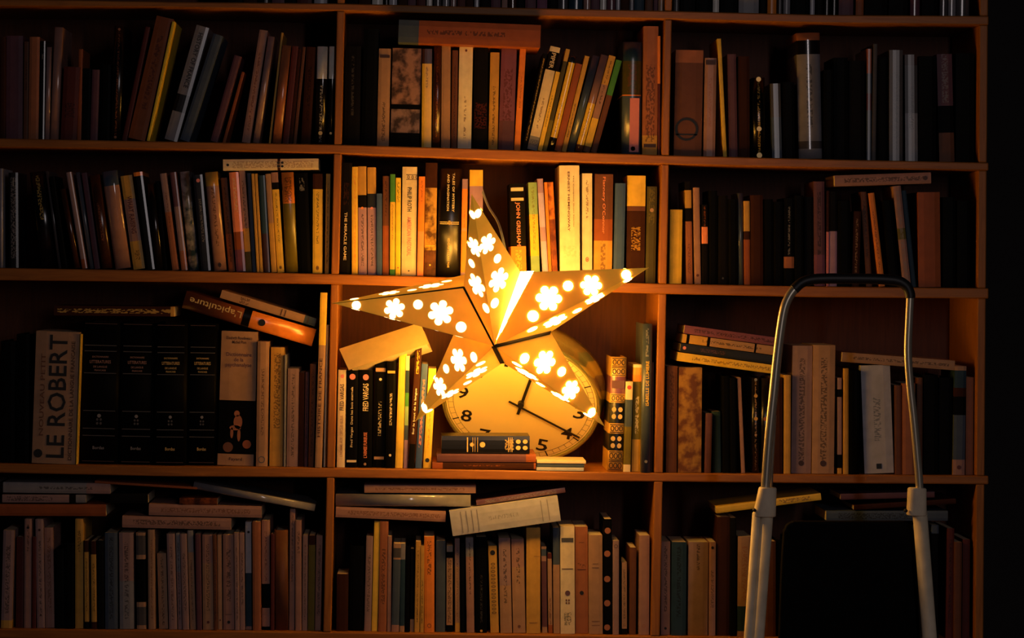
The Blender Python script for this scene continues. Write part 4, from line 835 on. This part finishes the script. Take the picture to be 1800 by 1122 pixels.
# ------------------------------------------------------------------ wall clock leaning forward behind the star
M_RIM = plain('clock_case', (0.46, 0.44, 0.17), 0.2, 0.75, var=0.05)
M_DIAL = plain('clock_dial', (0.80, 0.64, 0.28), 0.6, var=0.03, scale=15)
M_INK = plain('clock_ink', (0.012, 0.010, 0.010), 0.5, var=0.05)
A = Vector((.988, 0, -.154)); D = Vector((-.115, .627, -.77)); D.normalize()
nrm = A.cross(D); nrm.normalize()
if nrm.y > 0: nrm = -nrm
cc = P(916, 708, 0.115)
kk = S*(DIST+.115)/DIST
Rn, Rd = 104*kk, 133*kk
clk = empty('wall_clock', cc); tag(clk, 'round cream wall clock with black numerals leaning forward behind the star lantern', 'clock')
IC = Matrix.Translation(-cc)
def cp(r, ang, out=0.0):           # ang clockwise from twelve
    return cc + A*(r*math.sin(ang)) - D*(r*math.cos(ang)) + nrm*out
def clock_part(name, V, F, mat, smooth=False):
    o = mesh_obj(name, V, F, mat, None, smooth=smooth); o.parent = clk; o.matrix_parent_inverse = IC; return o
NS = 64
def lathe_clock(name, prof, mat, close=False):
    V, F = [], []
    for r, h in prof:
        for i in range(NS): V.append(cp(r, 2*math.pi*i/NS, h))
    m = len(prof)
    for j in range(m-1):
        for i in range(NS):
            F.append((j*NS+i, j*NS+(i+1)%NS, (j+1)*NS+(i+1)%NS, (j+1)*NS+i))
    if close:
        F.append(tuple(range(NS))); F.append(tuple(range((m-1)*NS, m*NS)))
    o = clock_part(name, V, F, mat)
    for p in o.data.polygons:
        if len(p.vertices) == 4: p.use_smooth = True
    return o
lathe_clock('dial', [(Rd, 0), (Rd, -0.004)], M_DIAL, True)
lathe_clock('case', [(Rd+.001, -.001), (Rd+.001, .004), (Rd+.0045, .0065), (Rd+.008, .004), (Rd+.010, -.004), (Rd+.0085, -.012), (Rd+.012, -.020), (Rd+.0155, -.036), (Rd+.0135, -.050), (Rd+.004, -.056), (Rd*.6, -.056)], M_RIM)
def bar_on_dial(name, p0, p1, w0, w1, out, th=0.0012):
    d = (p1-p0).normalized(); s = d.cross(nrm).normalized()
    V = []
    for o_ in (out, out+th):
        V += [p0+s*w0/2+nrm*o_, p0-s*w0/2+nrm*o_, p1-s*w1/2+nrm*o_, p1+s*w1/2+nrm*o_]
    F = [(0,1,2,3),(4,5,6,7)]+[(i,(i+1)%4,4+(i+1)%4,4+i) for i in range(4)]
    return clock_part(name, V, F, M_INK)
for h in range(12):
    a = 2*math.pi*h/12
    txt = str(h if h else 12); V2, F2 = text_mesh(txt)
    wd = 0.021 if len(txt) == 1 else 0.036
    c = cp(Rn, a, 0.0006)
    if txt == '1': wd = 0.010
    clock_part('numeral', [c + A*(x*wd) - D*(y*0.030) for x, y in V2], F2, M_INK)
# minute track
V, F = [], []
for r, th in ((Rd*0.905, .0007), (Rd*.975, .0006)):
    b = len(V)
    for i in range(NS*2):
        V.append(cp(r, 2*math.pi*i/(NS*2), .0004)); V.append(cp(r-th, 2*math.pi*i/(NS*2), .0004))
    for i in range(NS*2):
        j = (i+1) % (NS*2); F.append((b+2*i, b+2*j, b+2*j+1, b+2*i+1))
for i in range(60):
    a = 2*math.pi*i/60; big = i % 5 == 0
    s = A*math.cos(a)+D*math.sin(a); wv = .0026 if big else .0007
    r0 = Rd*(.89 if big else .905); r1 = Rd*(.985 if big else .975)
    b = len(V); p0, p1 = cp(r0, a, .0005), cp(r1, a, .0005)
    V += [p0+s*wv/2, p0-s*wv/2, p1-s*wv/2, p1+s*wv/2]; F.append((b, b+1, b+2, b+3))
clock_part('minute_track', V, F, M_INK)
def dial_px(x, y):                 # photo pixel -> point on the dial plane
    e = P(x, y, 0.1); o = Vector((0, -DIST, 0)); d = (e-o).normalized()
    return o + d*((cc-o).dot(nrm)/d.dot(nrm))
bar_on_dial('hour_hand', dial_px(910.5, 726), dial_px(933, 664), .0055, .0055, .004)
bar_on_dial('minute_hand', dial_px(895, 702), dial_px(1019, 766), .0040, .0040, .006)
V = [cp(.006, 2*math.pi*i/16, .0085) for i in range(16)] + [cp(.006, 2*math.pi*i/16, .0005) for i in range(16)]
clock_part('hand_hub', V, [tuple(range(16)), tuple(range(16, 32))]+[(i,(i+1)%16,16+(i+1)%16,16+i) for i in range(16)], M_INK)

# ------------------------------------------------------------------ paper star lantern
m, nt, b = new_mat('star_paper')
em = nt.nodes.new('ShaderNodeEmission'); em.inputs[0].default_value = (1.0, .50, .04, 1); em.inputs[1].default_value = PAPER_GLOW
ad = nt.nodes.new('ShaderNodeAddShader')
dif = nt.nodes.new('ShaderNodeBsdfDiffuse'); tr = nt.nodes.new('ShaderNodeBsdfTranslucent'); mx = nt.nodes.new('ShaderNodeMixShader')
n = nt.nodes.new('ShaderNodeTexNoise'); n.inputs['Scale'].default_value = 25; n.inputs['Detail'].default_value = 6
tc = nt.nodes.new('ShaderNodeTexCoord'); nt.links.new(tc.outputs['Object'], n.inputs['Vector'])
r = nt.nodes.new('ShaderNodeValToRGB'); r.color_ramp.elements[0].position = .3; r.color_ramp.elements[1].position = .7
r.color_ramp.elements[0].color = (.62,.42,.10,1); r.color_ramp.elements[1].color = (.74,.52,.14,1)
nt.links.new(n.outputs['Fac'], r.inputs['Fac'])
nt.links.new(r.outputs[0], dif.inputs[0]); nt.links.new(r.outputs[0], tr.inputs[0]); mx.inputs[0].default_value = 0.35
nt.links.new(dif.outputs[0], mx.inputs[1]); nt.links.new(tr.outputs[0], mx.inputs[2]); nt.links.new(mx.outputs[0], ad.inputs[0]); nt.links.new(em.outputs[0], ad.inputs[1]); nt.links.new(ad.outputs[0], nt.nodes['Material Output'].inputs['Surface'])
M_PAPER = m
M_HOLES = [emitter('lit_tissue', (1.0, .60, .25) if q_ < 20 else (1.0, .48, .09), q_*.8) for q_ in HOLE_STRENGTH]; M_HOLE = M_HOLES[0]
M_REARS = [emitter('lit_tissue_rear', LAMP, q_) for q_ in REAR_STRENGTH]; M_REAR = M_REARS[0]
M_SLIT = emitter('open_seam_glow', (1.0, .5, .12), SEAM_STRENGTH)
M_BULB = emitter('bulb_glow', LAMP, BULB_STRENGTH)
M_SEAM = plain('seam_tape', (0.02, 0.012, 0.008), 0.6)
M_CORD = plain('white_cord', (0.55, 0.6, 0.5), 0.5)

ys_ = -0.215
sk = S*(DIST+ys_)/DIST
SA = Vector((.991, -.110, .074)); SB = Vector((-.128, -.6385, .758))
# rotate the in-plane pixel basis into world axes (undo the roll)
def unroll(v): return Vector((v.x*cr - v.z*sr, v.y, v.x*sr + v.z*cr))
SA, SB = unroll(SA), unroll(SB); SA.normalize(); SB = (SB - SA*SB.dot(SA)).normalized()
SN = SA.cross(SB); SN.normalize()
if SN.y > 0: SN = -SN
sc0 = P(870, 566, ys_)
SR, SIN, SH = 291.3*sk, 291.3*0.345*sk, 63*sk
star = empty('star_lantern', sc0); tag(star, 'glowing golden paper star lantern with flower cut-outs hanging before the clock', 'lantern')
IS = Matrix.Translation(-sc0)
def star_part(name, V, F, mat, parent=None):
    me = bpy.data.meshes.new(name); me.from_pydata([tuple(Vector(v)-sc0) for v in V], [], F); me.materials.append(mat)
    o = bpy.data.objects.new(name, me); return link(o, parent or star)
def sdir(deg): return SA*math.cos(math.radians(deg))+SB*math.sin(math.radians(deg))
tips = [sc0+sdir(90-72*i)*SR for i in range(5)]
vals = [sc0+sdir(54-72*i)*SIN for i in range(5)]       # valley i lies between tip i and tip i+1
vals[3] = P(801, 580, ys_+.03)       # the lower valley of the left arm is pushed in
for i_, (x_, y_) in enumerate(((829,341),(1140,471),(1063,750),(730,741),(584,533))): tips[i_] = P(x_, y_, tips[i_].y)
for i_, (x_, y_) in ((0,(915,479)),(1,(968,584)),(2,(884,638)),(4,(815,504))): vals[i_] = P(x_, y_, vals[i_].y)
front = sc0+SN*SH; backc = sc0-SN*SH
def panel(C, T, Vv, name, outn, both=False):
    """one thin triangular paper panel of the lantern: centre, tip, valley"""
    n_ = (T-C).cross(Vv-C).normalized()
    if n_.dot(outn) < 0: n_ = -n_
    t = n_*0.0006
    V = [C, T, Vv, C-t, T-t, Vv-t]
    o = star_part(name, V, [(0,1,2),(3,5,4),(0,3,4,1),(1,4,5,2),(2,5,3,0)], M_PAPER)
    # cut-outs backed with lit tissue
    e1 = (T-C).normalized(); e2 = n_.cross(e1)
    if (Vv-C).dot(e2) < 0: e2 = -e2
    hgt = (Vv-C).dot(e2); 
    def rosette(name, c, rr, flower, parent):
        V, F = [], []
        if flower:
            N = 48
            for i in range(N):
                a = 2*math.pi*i/N
                ph = (a % (math.pi/3))-math.pi/6
                d0 = rr*0.68; r0 = rr*0.325        # petal circle centre distance, radius
                rad = d0*math.cos(ph)+math.sqrt(max(0.0, r0*r0-(d0*math.sin(ph))**2)) if abs(d0*math.sin(ph)) < r0 else d0*.8
                V.append(c+(e1*math.cos(a)+e2*math.sin(a))*rad)
        else:
            N = 20
            for i in range(N):
                a = 2*math.pi*i/N; V.append(c+(e1*math.cos(a)+e2*math.sin(a))*rr)
        k = len(V)
        up_ = n_*0.0008
        VV = [v+up_ for v in V]+[c+up_]
        F = [(i, (i+1) % k, k) for i in range(k)]
        star_part(name, VV, F, M_REAR if outn.dot(SN) < 0 and not both else M_HOLE, parent)
        if both: star_part(name, [v-n_*.0022 for v in VV], F, M_HOLE, parent)
    L = (T-C).length
    midv = C+(Vv-C)*0.5
    def at(t, off): return midv+(T-midv)*t+e2*off
    rosette('flower_cutout', at(.26, 0), .0225, True, o)
    rosette('flower_cutout', at(.575, 0), .0185, True, o)
    rosette('dot_cutout', at(.10, -.022), .0095, False, o)
    rosette('dot_cutout', at(.425, .011), .0085, False, o)
    rosette('dot_cutout', at(.835, 0), .0080, False, o)
    return o
GAPV = None
for i in range(5):
    T = tips[i]; M_REAR = M_REARS[i]; M_HOLE = M_HOLES[i]
    Vr = vals[i]; Vl = vals[(i-1) % 5]
    vl_f = Vl
    if i == 1:                       # the valley seam between the top arm and the right arm has come open
        vl_f = Vl + (T-Vl).normalized()*0.023
        GAPV = (Vl, vl_f)
    panel(front, T, Vr, 'paper_panel', SN)
    panel(front, T, vl_f, 'paper_panel', SN)
    if i == 4:                       # this rear panel has come loose and peeks over the front edge
        panel(P(822, 482, ys_+.09), T, Vr, 'paper_panel', Vector((0, 0, 1)), True)
    else: panel(backc, T, Vr, 'paper_panel', -SN)
    panel(backc, T, Vl, 'paper_panel', -SN)
g0, g1 = GAPV
star_part('open_seam', [front+(g0-front)*.05-SN*.002, g0-SN*.002, g1-SN*.002], [(0,1,2)], M_SLIT)
def seam(v, w0, w1, name='valley_seam', frac=1.0):
    d = (v-front).normalized(); s = d.cross(SN).normalized(); o_ = SN*.0022
    e = front+(v-front)*frac
    V = [front+s*w0/2+o_, front-s*w0/2+o_, e-s*w1/2+o_, e+s*w1/2+o_]
    V += [x-SN*.0012 for x in V]
    star_part(name, V, [(0,1,2,3),(4,7,6,5)]+[(i,(i+1)%4,4+(i+1)%4,4+i) for i in range(4)], M_SEAM)
seam(vals[1], .010, .016); seam(vals[2], .010, .012); seam(vals[4], .003, .004)
s0, s1 = tips[4], vals[4]; dd = (s1-s0).normalized(); sd = dd.cross(SN).normalized(); o_ = SN*.0022
V = [s0+o_, s1+o_+sd*.0016, s1+o_-sd*.0016]; V += [x-SN*.001 for x in V]
star_part('edge_seam', V, [(0,1,2),(3,5,4),(0,1,4,3),(1,2,5,4),(2,0,3,5)], M_SEAM)
# bulb on its cord
bm = bmesh.new(); bmesh.ops.create_uvsphere(bm, u_segments=16, v_segments=10, radius=.022)
me = bpy.data.meshes.new('light_bulb'); bm.to_mesh(me); bm.free(); me.materials.append(M_BULB)
for p in me.polygons: p.use_smooth = True
link(bpy.data.objects.new('light_bulb', me), star)
cord = smooth_path([P(857,360,-.36), P(872,385,-.30), P(882,412,-.24), P(888,440,-.2), P(893,470,-.2)], 5)
cord = smooth_path([P(846,330,.03), P(858,362,.0), P(874,388,-.06), P(882,412,-.12), P(890,446,-.16), P(905,480,-.2)], 5)
o = tube('power_cord', cord, .0022, M_CORD, None, 8); o.parent = star; o.matrix_parent_inverse = IS
loop = smooth_path([P(905,478,-.24), P(925,484,-.26), P(938,492,-.27), P(940,500,-.27), P(934,503,-.27), P(930,497,-.27)], 4)
o = tube('wire_loop', loop, .0011, M_CORD, None, 6); o.parent = star; o.matrix_parent_inverse = IS

# ------------------------------------------------------------------ folding step ladder in front of the right bay
LY = -0.42
M_STEEL = plain('ladder_steel', (0.62, 0.55, 0.42), 0.32, 0.6, var=0.05)
M_WHITE = plain('ladder_white_paint', (0.80, 0.68, 0.50), 0.5, var=0.12, scale=40, spec=0.3)
M_GRIP = plain('ladder_black_grip', (0.012, 0.011, 0.011), 0.5)
M_TREAD = plain('ladder_black_tread', (0.004, 0.004, 0.004), 0.8, spec=0.05)
lad = empty('step_ladder', (P(1480, 1122, LY).x, LY, FLOOR_Z)); tag(lad, 'white folding step ladder with steel hoop rail standing before the right bay', 'ladder')
IL = Matrix.Translation(-Vector(lad.location))
def lp(o): o.parent = lad; o.matrix_parent_inverse = IL; return o
def LP(x, y, dy=0): return P(x, y, LY+dy)
k_ = S*(DIST+LY)/DIST
left = smooth_path([LP(1342,905), LP(1346,850), LP(1352,770), LP(1360,690), LP(1368,612), LP(1377,550), LP(1386,524), LP(1397,508)], 6)
rightp = smooth_path([LP(1600,520), LP(1598,560), LP(1596,620), LP(1600,680), LP(1606,735), LP(1612,800), LP(1616,850), LP(1618,905)], 6)
lp(tube('hoop_rail', left, 8.2*k_, M_STEEL, None, 16))
lp(tube('hoop_rail', rightp, 7.0*k_, M_STEEL, None, 16))
grip = smooth_path([LP(1396,509), LP(1408,498), LP(1424,492), LP(1450,490), LP(1500,490), LP(1550,491), LP(1578,494), LP(1593,503), LP(1599,515), LP(1600,524)], 6)
lp(tube('hand_grip', grip, 9.2*k_, M_GRIP, None, 16))
inner = [LP(1361,730,.012), LP(1357,800,.012), LP(1354,862,.012)]
lp(tube('inner_rod', inner, 4*k_, M_STEEL, None, 10))
inner = [LP(1603,700,.012), LP(1609,800,.012), LP(1614,862,.012)]
lp(tube('inner_rod', inner, 4*k_, M_STEEL, None, 10))
def collar(pts_top, pts_bot):
    (xa, ya), (xb, yb) = pts_top; (xc, yc), (xd, yd) = pts_bot
    rings = []
    for t, g in ((0, .90), (.04, 1), (.5, 1.0), (.8, 1.02), (.97, 1.03), (1, .96)):
        x0 = xa+(xc-xa)*t**1.1; x1 = xb+(xd-xb)*t; y = ya+(yc-ya)*t
        rings.append(((x0+x1)/2, y, (x1-x0)/2*g))
    V, F = [], []; n = 20
    for x, y, r in rings:
        c = LP(x, y)
        for i in range(n):
            a = 2*math.pi*i/n
            ca, sa = math.cos(a), math.sin(a)
            V.append((c.x+math.copysign(abs(ca)**.7, ca)*r*k_, c.y+math.copysign(abs(sa)**.7, sa)*16*k_, c.z))
    for j in range(len(rings)-1):
        for i in range(n):
            F.append((j*n+i, j*n+(i+1)%n, (j+1)*n+(i+1)%n, (j+1)*n+i))
    F.append(tuple(range(n))); F.append(tuple(range((len(rings)-1)*n, len(rings)*n)))
    return lp(mesh_obj('joint_collar', V, F, M_WHITE, None, smooth=True))
c1 = collar(((1334,857),(1365,857)), ((1323,908),(1363,908)))
c2 = collar(((1596,858),(1628,858)), ((1594,906),(1628,906)))
for x, y in ((1326,897),(1592,898)):
    c = LP(x, y, -.012)
    lp(tube('rivet', [c+Vector((0,.004,0)), c-Vector((0,.005,0))], .0028, M_GRIP, None, 10))
def leg(x0, y0, x1, y1, r, dy=0):
    a = LP(x0, y0, dy); b_ = LP(x1, y1, dy); d = b_-a
    e = a + d*((FLOOR_Z+.02-a.z)/d.z)
    lp(tube('leg', [a, e], r*k_, M_WHITE, None, 14))
    lp(tube('rubber_foot', [e+Vector((0,0,.02)), Vector((e.x, e.y, FLOOR_Z+.001))], r*k_*1.25, M_GRIP, None, 14))
leg(1330,902,1315,1122,7.5,-.004); leg(1348,902,1332,1122,11.5)
leg(1617,902,1634,1122,13)
# black tread panel folded flat between the legs
pts = [(1368,1180),(1374,1000),(1378,935),(1384,922),(1396,917),(1590,917),(1602,922),(1607,935),(1612,1000),(1620,1180)]
lp(prism_y('tread_panel', [LP(x, y, .03) for x, y in pts], LY+.03, LY+.05, M_TREAD, None, bevel=.004))
for yy in (1240, 1350, 1440):
    f = (yy-1122)/220
    a = LP(1334-16*(yy-1122)/220, yy); b_ = LP(1634+17*(yy-1122)/220, yy)
    lp(box('step', (a.x, LY-.05, a.z-.012), (b_.x, LY+.03, a.z+.012), M_TREAD, None, bevel=.003))

# ------------------------------------------------------------------ the barely visible remaining books and black fillers added to darken gaps, joined
if STUFF['V']:
    o = mesh_obj('books_and_gap_fillers', STUFF['V'], STUFF['F'], STUFF['M'], None, STUFF['mi'])
    tag(o, 'remaining books: feet along the cut-off top row, black spines and added fillers darkening gaps', 'books', kind='stuff')
print('BOOKS', N_BOOKS)
